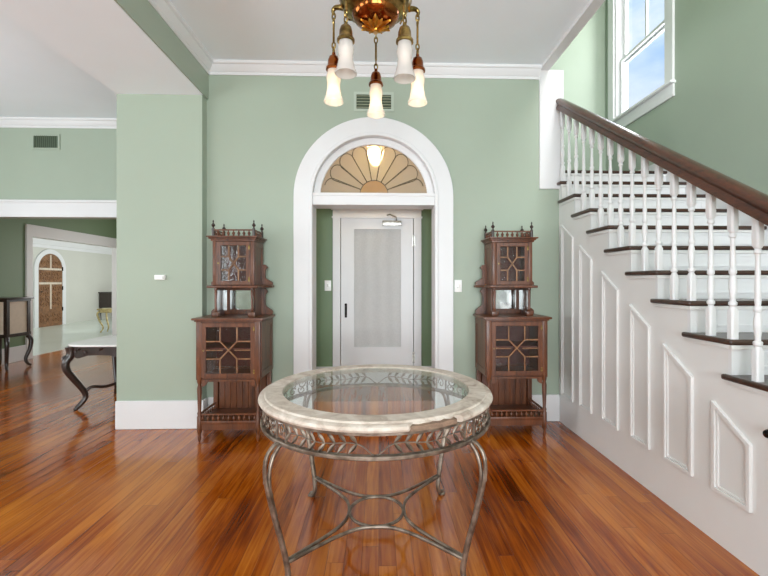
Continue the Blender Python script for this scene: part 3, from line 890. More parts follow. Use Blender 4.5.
for a in LA:
    mb = MB()
    for da in (-3.6, 3.6):
        aa = a + math.radians(da)
        mb.tube([pol(RA, aa, ZA0 - 0.004), pol(RA, aa, ZA1 - 0.004)], 0.006, 6)
    # scroll between the two uprights
    pts = []
    for q in range(28):
        th_ = q / 27 * 2.4 * PI
        rr = 0.022 * (1 - q / 34)
        pts.append(pol(RA, a + rr * math.cos(th_) / RA, ZA0 + 0.052 + rr * 1.5 * math.sin(th_)))
    mb.tube(pts, 0.0035, 6)
    tp(mb, 'corner_scroll', 'pewter')
    # leg: two bars that merge
    outer = [(0.592, 0.652), (0.614, 0.645), (0.640, 0.618), (0.652, 0.58), (0.652, 0.53), (0.636, 0.45), (0.607, 0.34), (0.573, 0.22), (0.549, 0.12), (0.542, 0.06), (0.556, 0.022), (0.585, 0.014)]
    inner = [(0.562, 0.650), (0.585, 0.636), (0.611, 0.605), (0.628, 0.56), (0.633, 0.51), (0.624, 0.44), (0.602, 0.345)]
    po = spline([pol(r, a, z) for r, z in outer], 5)
    leg = MB()
    ro = [0.0095 + 0.0055 * min(1, max(0, (i - 18) / 14)) for i in range(len(po))]
    leg.tube(po, ro, 10, flat=(0.8, pol(1, a, 0)))
    pi_ = spline([pol(r, a, z) for r, z in inner], 5)
    lo = tp(leg, 'leg', 'pewter', angle=60)
    tp(MB().tube(pi_, 0.0085, 8), 'inner_bar', 'pewter', lo, angle=60)
    tp(MB().lathe([(0.0, 0), (0.022, 0), (0.024, 0.006), (0.016, 0.014), (0.0, 0.018)], pol(0.578, a, 0), 14), 'foot_pad', 'pewter', lo)
    mb = MB()
    mb.leaf(pol(0.655, a, 0.60), Vector((0, 0, -1)), pol(1, a, 0), 0.10, 0.03, 0.006)
    tp(mb, 'acanthus_leaf', 'pewter', lo)
# stretcher
ZS = 0.125
str_ = tp(MB().tube([pol(0.142, 2 * PI * i / 48, ZS) for i in range(48)], 0.008, 8, closed=True), 'stretcher_ring', 'pewter', angle=60)
for ac in (0, PI / 2, PI, -PI / 2):
    c0 = 0.142 + 0.004
    X = 0.385
    pw = 2.7
    pts = []
    for q in range(33):
        u = -X + 2 * X * q / 32
        v = (abs(u) ** pw + c0 ** pw) ** (1 / pw)
        pts.append((u * math.cos(ac) + v * math.sin(ac), u * math.sin(ac) - v * math.cos(ac), ZS))
    tp(MB().tube(pts, 0.0075, 8, flat=(1.25, (0, 0, 1))), 'stretcher_bar', 'pewter', angle=60)

# ------------------------------------------------------------------ curio cabinets
def build_cabinet(label):
    t = thing('curio_cabinet', label, 'cabinet', (0, 0, 0), 'carved walnut curio cabinets')
    W2, D = 0.265, 0.40      # half width, depth; y from 0 (front) to D (back)
    P = lambda mb, name, m='walnut', parent=None, **k: mb.build(name, m, parent or t, **k)
    # legs
    def turned(x, y, z0, z1, r):
        H = z1 - z0
        pr = [(0.3, 0), (0.55, 0.03), (0.75, 0.06), (0.5, 0.10), (0.62, 0.12), (0.95, 0.16), (1, 0.24), (0.95, 0.27), (0.95, 0.38), (0.7, 0.40), (0.9, 0.43), (0.6, 0.46), (0.8, 0.62), (0.95, 0.80), (0.6, 0.86), (1, 0.90), (1, 1.0)]
        return MB().lathe([(r * a, z0 + H * b) for a, b in pr], (x, y, 0), 14)
    for x in (-W2 + 0.022, W2 - 0.022):
        P(turned(x, 0.022, 0, 0.56, 0.021), 'leg')
        P(MB().box(x - 0.02, x + 0.02, D - 0.04, D, 0, 0.56, 0.003), 'leg')
    # lower shelf + gallery
    sh = P(MB().box(-W2 + 0.01, W2 - 0.01, 0.01, D, 0.150, 0.178, 0.004), 'lower_shelf')
    g = MB().box(-W2 + 0.035, W2 - 0.035, 0.014, 0.028, 0.225, 0.238)
    for x in (-1, 1): g.box(x * (W2 - 0.028), x * (W2 - 0.016), 0.028, D - 0.04, 0.225, 0.238)
    P(g, 'gallery_rail', parent=sh, smooth=False)
    n = 11
    for k in range(n):
        g = MB()
        x = -W2 + 0.05 + (2 * W2 - 0.10) * k / (n - 1)
        g.lathe([(0.004, 0.178), (0.012, 0.192), (0.012, 0.203), (0.004, 0.214), (0.006, 0.226)], (x, 0.021, 0), 8)
        P(g, 'spindle', parent=sh)
    for sx in (-1, 1):
        for k in range(7):
            g = MB()
            g.lathe([(0.004, 0.178), (0.009, 0.192), (0.009, 0.203), (0.004, 0.214), (0.005, 0.226)], (sx * (W2 - 0.022), 0.06 + (D - 0.13) * k / 6, 0), 8)
            P(g, 'spindle', parent=sh)
    P(MB().box(-W2 + 0.03, W2 - 0.03, 0.016, 0.03, 0.10, 0.15), 'shelf_apron', parent=sh, smooth=False)
    # tongue-and-groove back
    bk = MB()
    xs = [-W2 + 0.05 + (2 * W2 - 0.10) * k / 8 for k in range(9)]
    o_ = [(-W2 + 0.04, D - 0.035), (W2 - 0.04, D - 0.035)]
    prof = [(-W2 + 0.04, D - 0.012)]
    for k in range(8):
        a, b = xs[k], xs[k + 1]
        prof += [(a, D - 0.026), (a + 0.003, D - 0.03), (b - 0.003, D - 0.03), (b, D - 0.026)]
    prof += [(W2 - 0.04, D - 0.012)]
    bk.prism(prof, 'Z', 0.178, 0.56)
    P(bk, 'boarded_back', smooth=False)
    # body: hollow carcass
    z0, z1 = 0.522, 1.008
    body = MB()
    body.box(-W2, -W2 + 0.02, 0.022, D, z0, z1).box(W2 - 0.02, W2, 0.022, D, z0, z1)
    body.box(-W2 + 0.02, W2 - 0.02, 0.022, D, z0, z0 + 0.02).box(-W2 + 0.02, W2 - 0.02, 0.022, D, z1 - 0.02, z1)
    bo = P(body, 'cabinet_body', smooth=False)
    P(MB().box(-W2 + 0.02, W2 - 0.02, D - 0.015, D - 0.002, z0 + 0.02, z1 - 0.02), 'cabinet_back', 'walnut_in', bo, smooth=False)
    P(MB().box(-W2 + 0.02, W2 - 0.02, 0.05, D - 0.02, 0.77, 0.782), 'inner_shelf', 'walnut_in', bo, smooth=False)
    for sx in (-1, 1):  # raised frame on the sides
        x = sx * (W2 + 0.002)
        P(MB().band([(0.03, z0 + 0.01), (D - 0.005, z0 + 0.01), (D - 0.005, z1 - 0.005), (0.03, z1 - 0.005)], [(0.08, z0 + 0.06), (D - 0.055, z0 + 0.06), (D - 0.055, z1 - 0.055), (0.08, z1 - 0.055)], 'X', x - 0.004, x + 0.004, closed=True), 'side_frame', parent=bo, smooth=False, bevel=0.002)
    # face frame pilasters
    for sx in (-1, 1):
        x = sx * (W2 - 0.022)
        P(MB().box(x - 0.022, x + 0.022, 0.004, 0.026, z0, z1, 0.004), 'corner_post', parent=bo)
    def ogee(xa, xb, z):   # scalloped rail below the body
        w = xb - xa
        pts = [(xa, z), (xa, z - 0.06)]
        for q in range(9):
            a = q / 8 * PI / 2
            pts.append((xa + 0.045 * math.sin(a), z - 0.06 + 0.042 * (1 - math.cos(a)) + 0.0))
        pts += [(xb - (p[0] - xa), p[1]) for p in reversed(pts[1:])]
        pts.append((xb, z))
        return pts
    P(MB().prism(ogee(-W2 + 0.044, W2 - 0.044, z0 + 0.002), 'Y', 0.008, 0.024), 'scalloped_rail', parent=bo, smooth=False)
    def glazed_door(x0, x1, za, zb_, y, fr, name):
        d = P(MB().band([(x0, za), (x1, za), (x1, zb_), (x0, zb_)], [(x0 + fr, za + fr), (x1 - fr, za + fr), (x1 - fr, zb_ - fr), (x0 + fr, zb_ - fr)], 'Y', y - 0.014, y + 0.008, closed=True), name, bevel=0.003, smooth=False)
        ix0, ix1, iz0, iz1 = x0 + fr, x1 - fr, za + fr, zb_ - fr
        w, h_ = ix1 - ix0, iz1 - iz0
        X3 = [ix0 + w * q for q in (0.31, 0.69)]; Z3 = [iz0 + h_ * q for q in (0.31, 0.69)]
        cx_, cz_ = (ix0 + ix1) / 2, (iz0 + iz1) / 2
        mb = MB()
        r = 0.0065
        yy = y - 0.002
        for x in X3:
            mb.tube([(x, yy, iz0 - 0.002), (x, yy, Z3[0])], r, 6); mb.tube([(x, yy, Z3[1]), (x, yy, iz1 + 0.002)], r, 6)
        for z in Z3:
            mb.tube([(ix0 - 0.002, yy, z), (X3[0], yy, z)], r, 6); mb.tube([(X3[1], yy, z), (ix1 + 0.002, yy, z)], r, 6)
        mb.tube([(X3[0], yy, Z3[0]), (X3[1], yy, Z3[1])], r, 6); mb.tube([(X3[0], yy, Z3[1]), (X3[1], yy, Z3[0])], r, 6)
        if name == 'lower_door':
            mb.tube([(ix0 - 0.002, yy, cz_), (X3[0] + 0.02, yy, cz_)], r * 0.8, 6); mb.tube([(X3[1] - 0.02, yy, cz_), (ix1 + 0.002, yy, cz_)], r * 0.8, 6)
        P(mb, 'glazing_lattice', 'palewal', d)
        P(MB().box(ix0 - 0.004, ix1 + 0.004, y + 0.004, y + 0.007, iz0 - 0.004, iz1 + 0.004), 'door_glass', 'cabglass', d)
        for z in (za + 0.05, zb_ - 0.05):
            P(MB().box(x1 - 0.016, x1 - 0.002, y - 0.016, y - 0.013, z - 0.018, z + 0.018), 'hinge', 'brass', d)
        P(MB().lathe([(0.0, -0.026), (0.006, -0.024), (0.007, -0.018), (0.004, -0.012)], (x0 + fr * 0.5, y, cz_), 10, 'Y'), 'door_knob', 'brass', d)
        return d
    glazed_door(-W2 + 0.044, W2 - 0.044, z0 + 0.016, z1 - 0.010, 0.018, 0.037, 'lower_door')
    # top slab with moulded edge
    P(MB().box(-W2 - 0.012, W2 + 0.012, -0.006, D, z1, z1 + 0.012, 0.003).box(-W2 - 0.03, W2 + 0.03, -0.024, D, z1 + 0.012, z1 + 0.032, 0.008), 'cabinet_top')
    zt = z1 + 0.032
    # mirror niche
    UW, UY = 0.178, 0.125    # half width and front y of the upper case
    nb = P(MB().box(-UW, UW, D - 0.018, D, zt, 1.288), 'niche_back', smooth=False)
    P(MB().box(-0.115, 0.115, D - 0.022, D - 0.0175, zt + 0.045, 1.263), 'niche_mirror', 'mirror', nb, smooth=False)
    P(MB().band([(-0.13, zt + 0.03), (0.13, zt + 0.03), (0.13, 1.276), (-0.13, 1.276)], [(-0.113, zt + 0.047), (0.113, zt + 0.047), (0.113, 1.262), (-0.113, 1.262)], 'Y', D - 0.028, D - 0.017, closed=True), 'mirror_frame', parent=nb, smooth=False)
    for sx in (-1, 1):
        P(MB().box(sx * 0.158 - 0.012, sx * 0.158 + 0.012, D - 0.021, D - 0.0175, zt + 0.04, 1.263), 'side_mirror', 'mirror', nb, smooth=False)
        P(MB().box(sx * (UW - 0.008) - 0.008, sx * (UW - 0.008) + 0.008, UY + 0.045, D - 0.022, zt, 1.287), 'niche_side', parent=nb, smooth=False)
        # front columns
        pr = [(1.0, 0), (1.0, 0.16), (0.55, 0.19), (0.85, 0.23), (0.62, 0.30), (0.55, 0.6), (0.8, 0.86), (0.55, 0.9), (1, 0.93), (1, 1)]
        P(MB().lathe([(0.017 * a, zt + (1.288 - zt) * b) for a, b in pr], (sx * (UW - 0.022), UY + 0.022, 0), 14), 'niche_column')
        # ledge block under each column
        P(MB().box(sx * (UW - 0.022) - 0.03, sx * (UW - 0.022) + 0.03, UY - 0.005, UY + 0.05, zt, zt + 0.04, 0.006), 'column_plinth')
        # lower scroll bracket (board cut in an S curve, beside the niche)
        def bracket(xb, wmax, za, zb_):
            pts = [(xb, za)]
            for q in range(17):
                s_ = q / 16
                w_ = wmax * (1.0 if s_ < 0.16 else 0.35 + 0.65 * max(0, 1 - (s_ - 0.16) / 0.22) ** 1.6 + 0.22 * math.exp(-((s_ - 0.86) / 0.07) ** 2))
                pts.append((xb + sx * w_, za + (zb_ - za) * s_))
            pts.append((xb, zb_))
            return pts
        P(MB().prism(bracket(sx * UW, 0.10, zt, 1.286), 'Y', D - 0.05, D - 0.022), 'niche_bracket', smooth=False)
        P(MB().prism(bracket(sx * UW, 0.10, 1.312, 1.50), 'Y', D - 0.05, D - 0.022), 'scroll_bracket', smooth=False)
    shp = [(-UW - 0.04, UY - 0.03), (UW + 0.04, UY - 0.03), (UW + 0.052, UY + 0.10), (UW + 0.105, D - 0.075), (UW + 0.108, D), (-UW - 0.108, D), (-UW - 0.105, D - 0.075), (-UW - 0.052, UY + 0.10)]
    P(MB().prism(shp, 'Z', 1.288, 1.31), 'upper_shelf', smooth=False, bevel=0.006)
    # upper case
    zu0, zu1 = 1.31, 1.695
    u = MB()
    u.box(-UW, -UW + 0.015, UY + 0.02, D, zu0, zu1).box(UW - 0.015, UW, UY + 0.02, D, zu0, zu1)
    u.box(-UW + 0.015, UW - 0.015, UY + 0.02, D, zu0, zu0 + 0.015).box(-UW + 0.015, UW - 0.015, UY + 0.02, D, zu1 - 0.015, zu1)
    uo = P(u, 'upper_case', smooth=False)
    P(MB().box(-UW + 0.015, UW - 0.015, D - 0.012, D - 0.002, zu0 + 0.015, zu1 - 0.015), 'case_lining', 'walnut_in', uo, smooth=False)
    for sx in (-1, 1):
        P(MB().box(sx * (UW - 0.016) - 0.016, sx * (UW - 0.016) + 0.016, UY + 0.002, UY + 0.022, zu0, zu1, 0.003), 'corner_post', parent=uo)
        x = sx * (UW + 0.002)
        P(MB().band([(UY + 0.02, zu0 + 0.005), (D - 0.005, zu0 + 0.005), (D - 0.005, zu1 - 0.005), (UY + 0.02, zu1 - 0.005)], [(UY + 0.06, zu0 + 0.045), (D - 0.045, zu0 + 0.045), (D - 0.045, zu1 - 0.045), (UY + 0.06, zu1 - 0.045)], 'X', x - 0.004, x + 0.004, closed=True), 'side_frame', parent=uo, smooth=False, bevel=0.002)
    glazed_door(-UW + 0.033, UW - 0.033, zu0 + 0.004, zu1 - 0.004, UY + 0.014, 0.036, 'upper_door')
    # cornice and gallery
    P(MB().box(-UW - 0.012, UW + 0.012, UY - 0.010, D, zu1, zu1 + 0.016, 0.003).box(-UW - 0.026, UW + 0.026, UY - 0.026, D, zu1 + 0.016, zu1 + 0.03, 0.006).box(-UW - 0.04, UW + 0.04, UY - 0.04, D, zu1 + 0.03, zu1 + 0.042, 0.004), 'cornice')
    zc = zu1 + 0.042
    gr = MB().box(-UW + 0.012, UW - 0.012, UY + 0.004, UY + 0.016, zc + 0.048, zc + 0.06)
    gr.box(-UW - 0.002, -UW + 0.010, UY + 0.02, D - 0.02, zc + 0.048, zc + 0.06).box(UW - 0.010, UW + 0.002, UY + 0.02, D - 0.02, zc + 0.048, zc + 0.06)
    go = P(gr, 'top_rail', smooth=False)
    for k in range(7):
        g = MB()
        x = -UW + 0.045 + (2 * UW - 0.09) * k / 6
        g.lathe([(0.006, zc), (0.006, zc + 0.008), (0.013, zc + 0.02), (0.013, zc + 0.03), (0.005, zc + 0.04), (0.007, zc + 0.05)], (x, UY + 0.01, 0), 8)
        P(g, 'spindle', parent=go)
    for sx in (-1, 1):
        for k in range(4):
            g = MB()
            g.lathe([(0.006, zc), (0.006, zc + 0.008), (0.012, zc + 0.02), (0.012, zc + 0.03), (0.005, zc + 0.04), (0.007, zc + 0.05)], (sx * (UW - 0.004), UY + 0.06 + (D - UY - 0.12) * k / 3, 0), 8)
            P(g, 'spindle', parent=go)
    for sx in (-1, 1):
        for y in (UY + 0.01, D - 0.018):
            P(MB().lathe([(0.013, zc), (0.013, zc + 0.066), (0.007, zc + 0.072), (0.006, zc + 0.08), (0.015, zc + 0.09), (0.017, zc + 0.098), (0.008, zc + 0.11), (0.004, zc + 0.118), (0.007, zc + 0.126), (0.004, zc + 0.138), (0.0, zc + 0.142)], (sx * (UW - 0.004), y, 0), 12), 'finial', 'ebony', go)
    return t
cab = build_cabinet('carved walnut curio cabinet with red interior left of the arched doorway, beside the pier')
cab.location = (-1.258, 3.475, 0)
cab2 = copy_tree(cab)
cab2['label'] = 'carved walnut curio cabinet right of the arched doorway, beside the stairs'
cab2.location = (1.190, 3.505, 0)

# ------------------------------------------------------------------ chandelier
CX, CY = -0.016, 2.1
ch = thing('chandelier', 'brass bowl chandelier with five hanging etched glass shades', 'chandelier', (CX, CY, ZC))
def cp(mb, name, m, parent=None, **k):
    return mb.xform(Matrix.Translation((0, 0, -ZC))).build(name, m, parent or ch, **k)
cp(MB().lathe([(0.0, ZC), (0.10, ZC - 0.001), (0.10, ZC - 0.02), (0.06, ZC - 0.05), (0.02, ZC - 0.06), (0.0, ZC - 0.06)], n=28), 'ceiling_canopy', 'brass')
cp(MB().lathe([(0.014, 2.80), (0.014, ZC - 0.055)], n=12), 'stem', 'brass')
bowl = cp(MB().lathe([(0.0, 2.662), (0.06, 2.665), (0.11, 2.684), (0.138, 2.720), (0.152, 2.722), (0.168, 2.738), (0.186, 2.775), (0.186, 2.81), (0.178, 2.83), (0.12, 2.86), (0.05, 2.875), (0.0, 2.877)], n=48), 'bowl', 'brass', angle=60)
cp(MB().lathe([(0.0, 2.640), (0.04, 2.642), (0.08, 2.654), (0.108, 2.674), (0.121, 2.698), (0.122, 2.715), (0.10, 2.72)], n=48), 'copper_dish', 'copper', bowl, angle=80)
mb = MB()
for k in range(12):
    a = 2 * PI * k / 12
    d = Vector((math.cos(a), math.sin(a), 0.34))
    mb.leaf((0.010 * math.cos(a), 0.010 * math.sin(a), 2.627), d, Vector((math.cos(a) * .4, math.sin(a) * .4, -1)), 0.078 if k % 2 else 0.06, 0.036, 0.008)
mb.lathe([(0.0, 2.616), (0.012, 2.62), (0.016, 2.63), (0.01, 2.64), (0.0, 2.645)], n=14)
cp(mb, 'flower_boss', 'gold', bowl)
# raised ornaments around the bowl rim
mb = MB()
for k in range(20):
    a = 2 * PI * (k + .5) / 20
    d = Vector((-math.sin(a), math.cos(a), 0.5 * (-1) ** k))
    mb.leaf((0.168 * math.cos(a), 0.168 * math.sin(a), 2.752), d, Vector((math.cos(a), math.sin(a), -0.6)), 0.05, 0.022, 0.006)
cp(mb, 'rim_ornament', 'gold', bowl)
RC = 0.232
def chain_link(mb, x, y, z, L, r, yaw):
    pts = []
    for q in range(14):
        a = 2 * PI * q / 14
        u, v = r * math.cos(a), L / 2 * math.sin(a)
        pts.append((x + u * math.cos(yaw), y + u * math.sin(yaw), z + v))
    mb.tube(pts, 0.0040, 6, closed=True)
shades = [(90, True), (18, True), (162, True), (-54, False), (-126, False)]
for deg, lit in shades:
    a = math.radians(deg)
    ca, sa = math.cos(a), math.sin(a)
    x, y = RC * ca, RC * sa
    arm = cp(MB().tube(spline([(0.165 * ca, 0.165 * sa, 2.765), (0.195 * ca, 0.195 * sa, 2.775), (0.222 * ca, 0.222 * sa, 2.778), (0.236 * ca, 0.236 * sa, 2.765), (RC * ca, RC * sa, 2.745)], 5), [0.016 - 0.0004 * i for i in range(21)], 10), 'arm', 'brass')
    mb = MB()
    chain_link(mb, x, y, 2.735, 0.036, 0.009, a)
    chain_link(mb, x, y, 2.708, 0.034, 0.009, a + PI / 2)
    mb.tube([(x, y, 2.692), (x, y, 2.595)], 0.0058, 8)
    chain_link(mb, x, y, 2.582, 0.032, 0.009, a)
    chain_link(mb, x, y, 2.556, 0.034, 0.009, a + PI / 2)
    chn = cp(mb, 'chain', 'brass', arm)
    # socket cup
    cp(MB().lathe([(0.0, 2.545), (0.008, 2.544), (0.01, 2.53), (0.024, 2.52), (0.03, 2.50), (0.032, 2.475), (0.036, 2.468), (0.041, 2.462), (0.041, 2.452), (0.034, 2.450), (0.0, 2.452)], (x, y, 0), 20), 'shade_holder', 'copper' if lit else 'brass', arm)
    zt_, zb_ = 2.458, (2.303 if deg == -126 else 2.284)
    H = zt_ - zb_
    prof = [(0.031, zt_), (0.033, zt_ - .12 * H), (0.0385, zt_ - .26 * H), (0.037, zt_ - .36 * H), (0.033, zt_ - .48 * H), (0.035, zt_ - .62 * H), (0.042, zt_ - .82 * H), (0.052, zt_ - .97 * H), (0.0515, zb_)]
    prof = prof + [(r - 0.003, z) for r, z in reversed(prof)]
    cp(MB().lathe(prof, (x, y, 0), 24, cap=False), 'lamp_shade', 'shade', arm, angle=60)
    cp(MB().lathe([(0.0, 2.44), (0.010, 2.438), (0.012, 2.42), (0.020, 2.395), (0.022, 2.375), (0.016, 2.355), (0.0, 2.348)], (x, y, 0), 14), 'bulb', 'bulb' if lit else 'bulbdim', arm)
    if lit:
        ld = bpy.data.lights.new('chandelier_glow', 'POINT'); ld.energy = 0.22; ld.color = (1, 0.82, 0.56); ld.shadow_soft_size = 0.02
        lo = bpy.data.objects.new('chandelier_glow', ld); COL.objects.link(lo); lo.location = (CX + x, CY + y, 2.325)

# ------------------------------------------------------------------ lit pendant in the vestibule, seen through the fan glass
pd = thing('pendant_lamp', 'small lit glass pendant glowing behind the fan window', 'pendant lamp', (AX + 0.01, 4.36, 3.3))
L0 = pd.location
MB().lathe([(0.0, 3.3), (0.05, 3.299), (0.05, 3.28), (0.015, 3.265), (0.0, 3.265)], (L0.x, L0.y, 0), 18).build('ceiling_canopy', 'brass', pd, root=pd)
MB().tube([(L0.x, L0.y, 3.27), (L0.x, L0.y, 2.86)], 0.005, 8).build('pendant_rod', 'brass', pd, root=pd)
MB().lathe([(0.0, 2.87), (0.03, 2.865), (0.05, 2.83), (0.055, 2.815), (0.0, 2.815)], (L0.x, L0.y, 0), 18).build('shade_holder', 'brass', pd, root=pd)
pr = [(0.05, 2.82), (0.085, 2.79), (0.095, 2.74), (0.085, 2.68), (0.06, 2.62), (0.035, 2.575), (0.01, 2.56)]
MB().lathe(pr + [(r - 0.003, z + 0.002) for r, z in reversed(pr)], (L0.x, L0.y, 0), 20, cap=False).build('lamp_shade', 'shade', pd, root=pd)
MB().lathe([(0.0, 2.80), (0.014, 2.795), (0.016, 2.77), (0.03, 2.74), (0.03, 2.71), (0.0, 2.69)], (L0.x, L0.y, 0), 14).build('bulb', 'bulbhot', pd, root=pd)
ld = bpy.data.lights.new('pendant_glow', 'POINT'); ld.energy = 60; ld.color = (1, 0.80, 0.55); ld.shadow_soft_size = 0.03
lo = bpy.data.objects.new('pendant_glow', ld); COL.objects.link(lo); lo.location = (L0.x, L0.y, 2.655)

# ------------------------------------------------------------------ marble-top table in the left room
mt = thing('marble_table', 'dark carved parlour table with white marble top on cabriole legs behind the pier', 'table', (-2.86, 4.72, 0))
HX, HY = 0.40, 0.46
def sup(a, kx, ky, n=4.0):
    c, s_ = math.cos(a), math.sin(a)
    return (kx * math.copysign(abs(c) ** (2 / n), c), ky * math.copysign(abs(s_) ** (2 / n), s_))
out = [sup(2 * PI * q / 48, HX, HY) for q in range(48)]
MB().prism(out, 'Z', 0.68, 0.70).build('marble_top', 'marble', mt, bevel=0.006, angle=50)
o_ = [sup(2 * PI * q / 64, HX - 0.035, HY - 0.035) for q in range(65)]
mb = MB()
rings = []
for q, (x, y) in enumerate(o_):
    dz = 0.018 * math.cos(q / 64 * 2 * PI * 8)
    x2, y2 = x * 0.93, y * 0.95
    rings.append([(x, y, 0.679), (x2, y2, 0.679), (x2, y2, 0.575 + dz), (x, y, 0.575 + dz)])
mb.quadloft(rings, True, False)
ap = mb.build('carved_apron', 'ebony', mt, angle=60)
mb = MB()
for q in range(0, 64, 2):
    x, y = o_[q]; nrm = Vector((x, y, 0)).normalized()
    tang = Vector((-nrm.y, nrm.x, 0))
    mb.leaf(Vector((x, y, 0.64)), tang + Vector((0, 0, 0.5 * (-1) ** (q // 2))), nrm, 0.055, 0.028, 0.008)
mb.build('carving', 'ebony', ap)
for sx in (-1, 1):
    for sy in (-1, 1):
        d = Vector((sx * 0.62, sy * 0.78, 0)).normalized()
        bx, by = sx * (HX - 0.065), sy * (HY - 0.085)
        prof = [(-0.01, 0.675), (-0.02, 0.62), (-0.01, 0.57), (0.022, 0.52), (0.02, 0.44), (-0.05, 0.32), (-0.125, 0.20), (-0.145, 0.12), (-0.10, 0.055), (-0.06, 0.02)]
        pts = spline([(bx + d.x * o, by + d.y * o, z) for o, z in prof], 4)
        rr = [0.047 - 0.026 * (i / (len(pts) - 1)) for i in range(len(pts))]
        lg = MB().tube(pts, rr, 10).build('leg', 'ebony', mt, angle=60)
        MB().lathe([(0.0, 0.0), (0.018, 0.002), (0.022, 0.015), (0.016, 0.03), (0.0, 0.034)], (bx - d.x * 0.06, by - d.y * 0.06, 0), 12).build('caster', 'ebony', lg)
        kp = []
        for q in range(16):
            t_ = q / 15 * 2.2 * PI
            r_ = 0.035 * (1 - q / 20)
            kp.append((bx + d.x * (0.02 + r_ * math.cos(t_)), by + d.y * (0.02 + r_ * math.cos(t_)), 0.55 + r_ * math.sin(t_)))
        MB().tube(kp, 0.010, 8).build('knee_scroll', 'ebony', lg)
        sp_ = spline([(bx - d.x * 0.13, by - d.y * 0.13, 0.17), (bx * 0.6, by * 0.6, 0.22), (bx * 0.35, by * 0.35, 0.20), (0, 0, 0.235)], 5)
        MB().tube(sp_, [0.016] * len(sp_), 8).build('stretcher', 'ebony', mt, angle=60)
MB().lathe([(0.0, 0.19), (0.05, 0.20), (0.06, 0.225), (0.04, 0.25), (0.02, 0.29), (0.0, 0.31)], n=16).build('stretcher_urn', 'ebony', mt)

# ------------------------------------------------------------------ dark display stand with pale panels, room behind
ds = thing('display_stand', 'dark display cabinet with pale side panels on curved legs against the green wall', 'cabinet', (-5.79, 6.36, 0))
w, d = 0.46, 0.46     # x from -w..0, y from 0..d  (front right corner near the origin)
x0, x1, y0, y1 = -0.23, 0.20, 0.0, 0.37
fr = MB()
for x in (x0, x1):
    for y in (y0, y1):
        fr.box(x - 0.025, x + 0.025, y - 0.025, y + 0.025, 0.53, 1.07)
fr.box(x0 - 0.03, x1 + 0.03, y0 - 0.03, y1 + 0.03, 0.50, 0.55).box(x0 - 0.03, x1 + 0.03, y0 - 0.03, y1 + 0.03, 1.04, 1.075)
fro = fr.build('case_frame', 'ebony', ds, smooth=False)
MB().box(x0 - 0.06, x1 + 0.06, y0 - 0.06, y1 + 0.06, 1.075, 1.10, 0.008).build('case_top', 'ebony', ds)
for nm, bx_ in (('front', (x0 + .025, x1 - .025, y0 - .008, y0 + .0, .55, 1.04)), ('back', (x0 + .025, x1 - .025, y1 - .0, y1 + .008, .55, 1.04)), ('l', (x0 - .008, x0, y0 + .025, y1 - .025, .55, 1.04)), ('r', (x1, x1 + .008, y0 + .025, y1 - .025, .55, 1.04))):
    MB().box(*bx_).build('pale_panel', 'tan', fro, smooth=False)
for x, sx in ((x0, -1), (x1, 1)):
    for y, sy in ((y0, -1), (y1, 1)):
        pts = spline([(x, y, 0.50), (x + sx * 0.03, y + sy * 0.03, 0.42), (x + sx * 0.02, y + sy * 0.02, 0.28), (x - sx * 0.015, y - sy * 0.015, 0.13), (x + sx * 0.0, y + sy * 0.0, 0.05), (x + sx * 0.03, y + sy * 0.03, 0.012)], 4)
        MB().tube(pts, [0.034 - 0.016 * i / (len(pts) - 1) for i in range(len(pts))], 10).build('leg', 'ebony', ds, angle=60)

# ------------------------------------------------------------------ carved arched door in the side room (door_2)
d2 = bpy.data.objects.new('door_2', None); COL.objects.link(d2); d2.location = (-10.0, 12.83, 0)
struct(d2, 'carved brown door with an arched top in the side room', 'door')
def d2p(mb, name, m, parent=None, **k): return mb.build(name, m, parent or d2, root=d2, **k)
cy_, hw = 12.83, 0.46
def aout(hw_, zt): return [(cy_ + hw_, 0.0)] + [(cy_ + hw_ * math.cos(a * PI / 24), zt - hw_ * 1.0 + hw_ * math.sin(a * PI / 24)) for a in range(25)] + [(cy_ - hw_, 0.0)]
d2p(MB().band(aout(hw + 0.14, 2.33), aout(hw, 2.20), 'X', -10.0, -9.96), 'door_casing', 'white', smooth=False)
lf = d2p(MB().prism(aout(hw, 2.20), 'X', -10.0, -9.975), 'door_leaf', 'carved', smooth=False)
pale = wood('worn_pale_oak', rgb(176, 160, 140), rgb(222, 210, 194), 0.6)
def carved_panel(ya, yb, za, zb_):
    mb = MB()
    nx, nz = max(2, round((yb - ya) / 0.17)), max(1, round((zb_ - za) / 0.17))
    for i_ in range(nx):
        for j in range(nz):
            y = ya + (yb - ya) * (i_ + .5) / nx; z = za + (zb_ - za) * (j + .5) / nz
            pts = []
            for q in range(14):
                t_ = q / 13 * 2.1 * PI + (i_ + j) * 1.7
                r_ = 0.075 * (1 - q / 18)
                pts.append((-9.970, y + r_ * math.cos(t_) * (-1) ** i_, z + r_ * math.sin(t_)))
            mb.tube(pts, 0.016, 6)
    return mb
for a in ((12.41, 12.79, 0.12, 0.40), (12.87, 13.25, 0.12, 0.40), (12.42, 12.78, 0.60, 1.22), (12.88, 13.24, 0.60, 1.22), (12.42, 13.24, 1.38, 1.66), (12.46, 12.77, 1.80, 2.02), (12.89, 13.20, 1.80, 2.02)):
    d2p(carved_panel(*a), 'carved_panel', 'carved', lf)
d2p(MB().box(-9.976, -9.966, cy_ - hw + .03, cy_ + hw - .03, 1.27, 1.33), 'door_rail', pale, lf, smooth=False)
d2p(MB().box(-9.976, -9.966, cy_ - hw + .03, cy_ + hw - .03, 1.70, 1.76), 'door_rail', pale, lf, smooth=False)
d2p(MB().box(-9.976, -9.966, cy_ - .025, cy_ + .025, 1.76, 2.16), 'door_mullion', pale, lf, smooth=False)
d2p(MB().box(-9.976, -9.966, cy_ - .025, cy_ + .025, 0.52, 1.27), 'door_mullion', pale, lf, smooth=False)
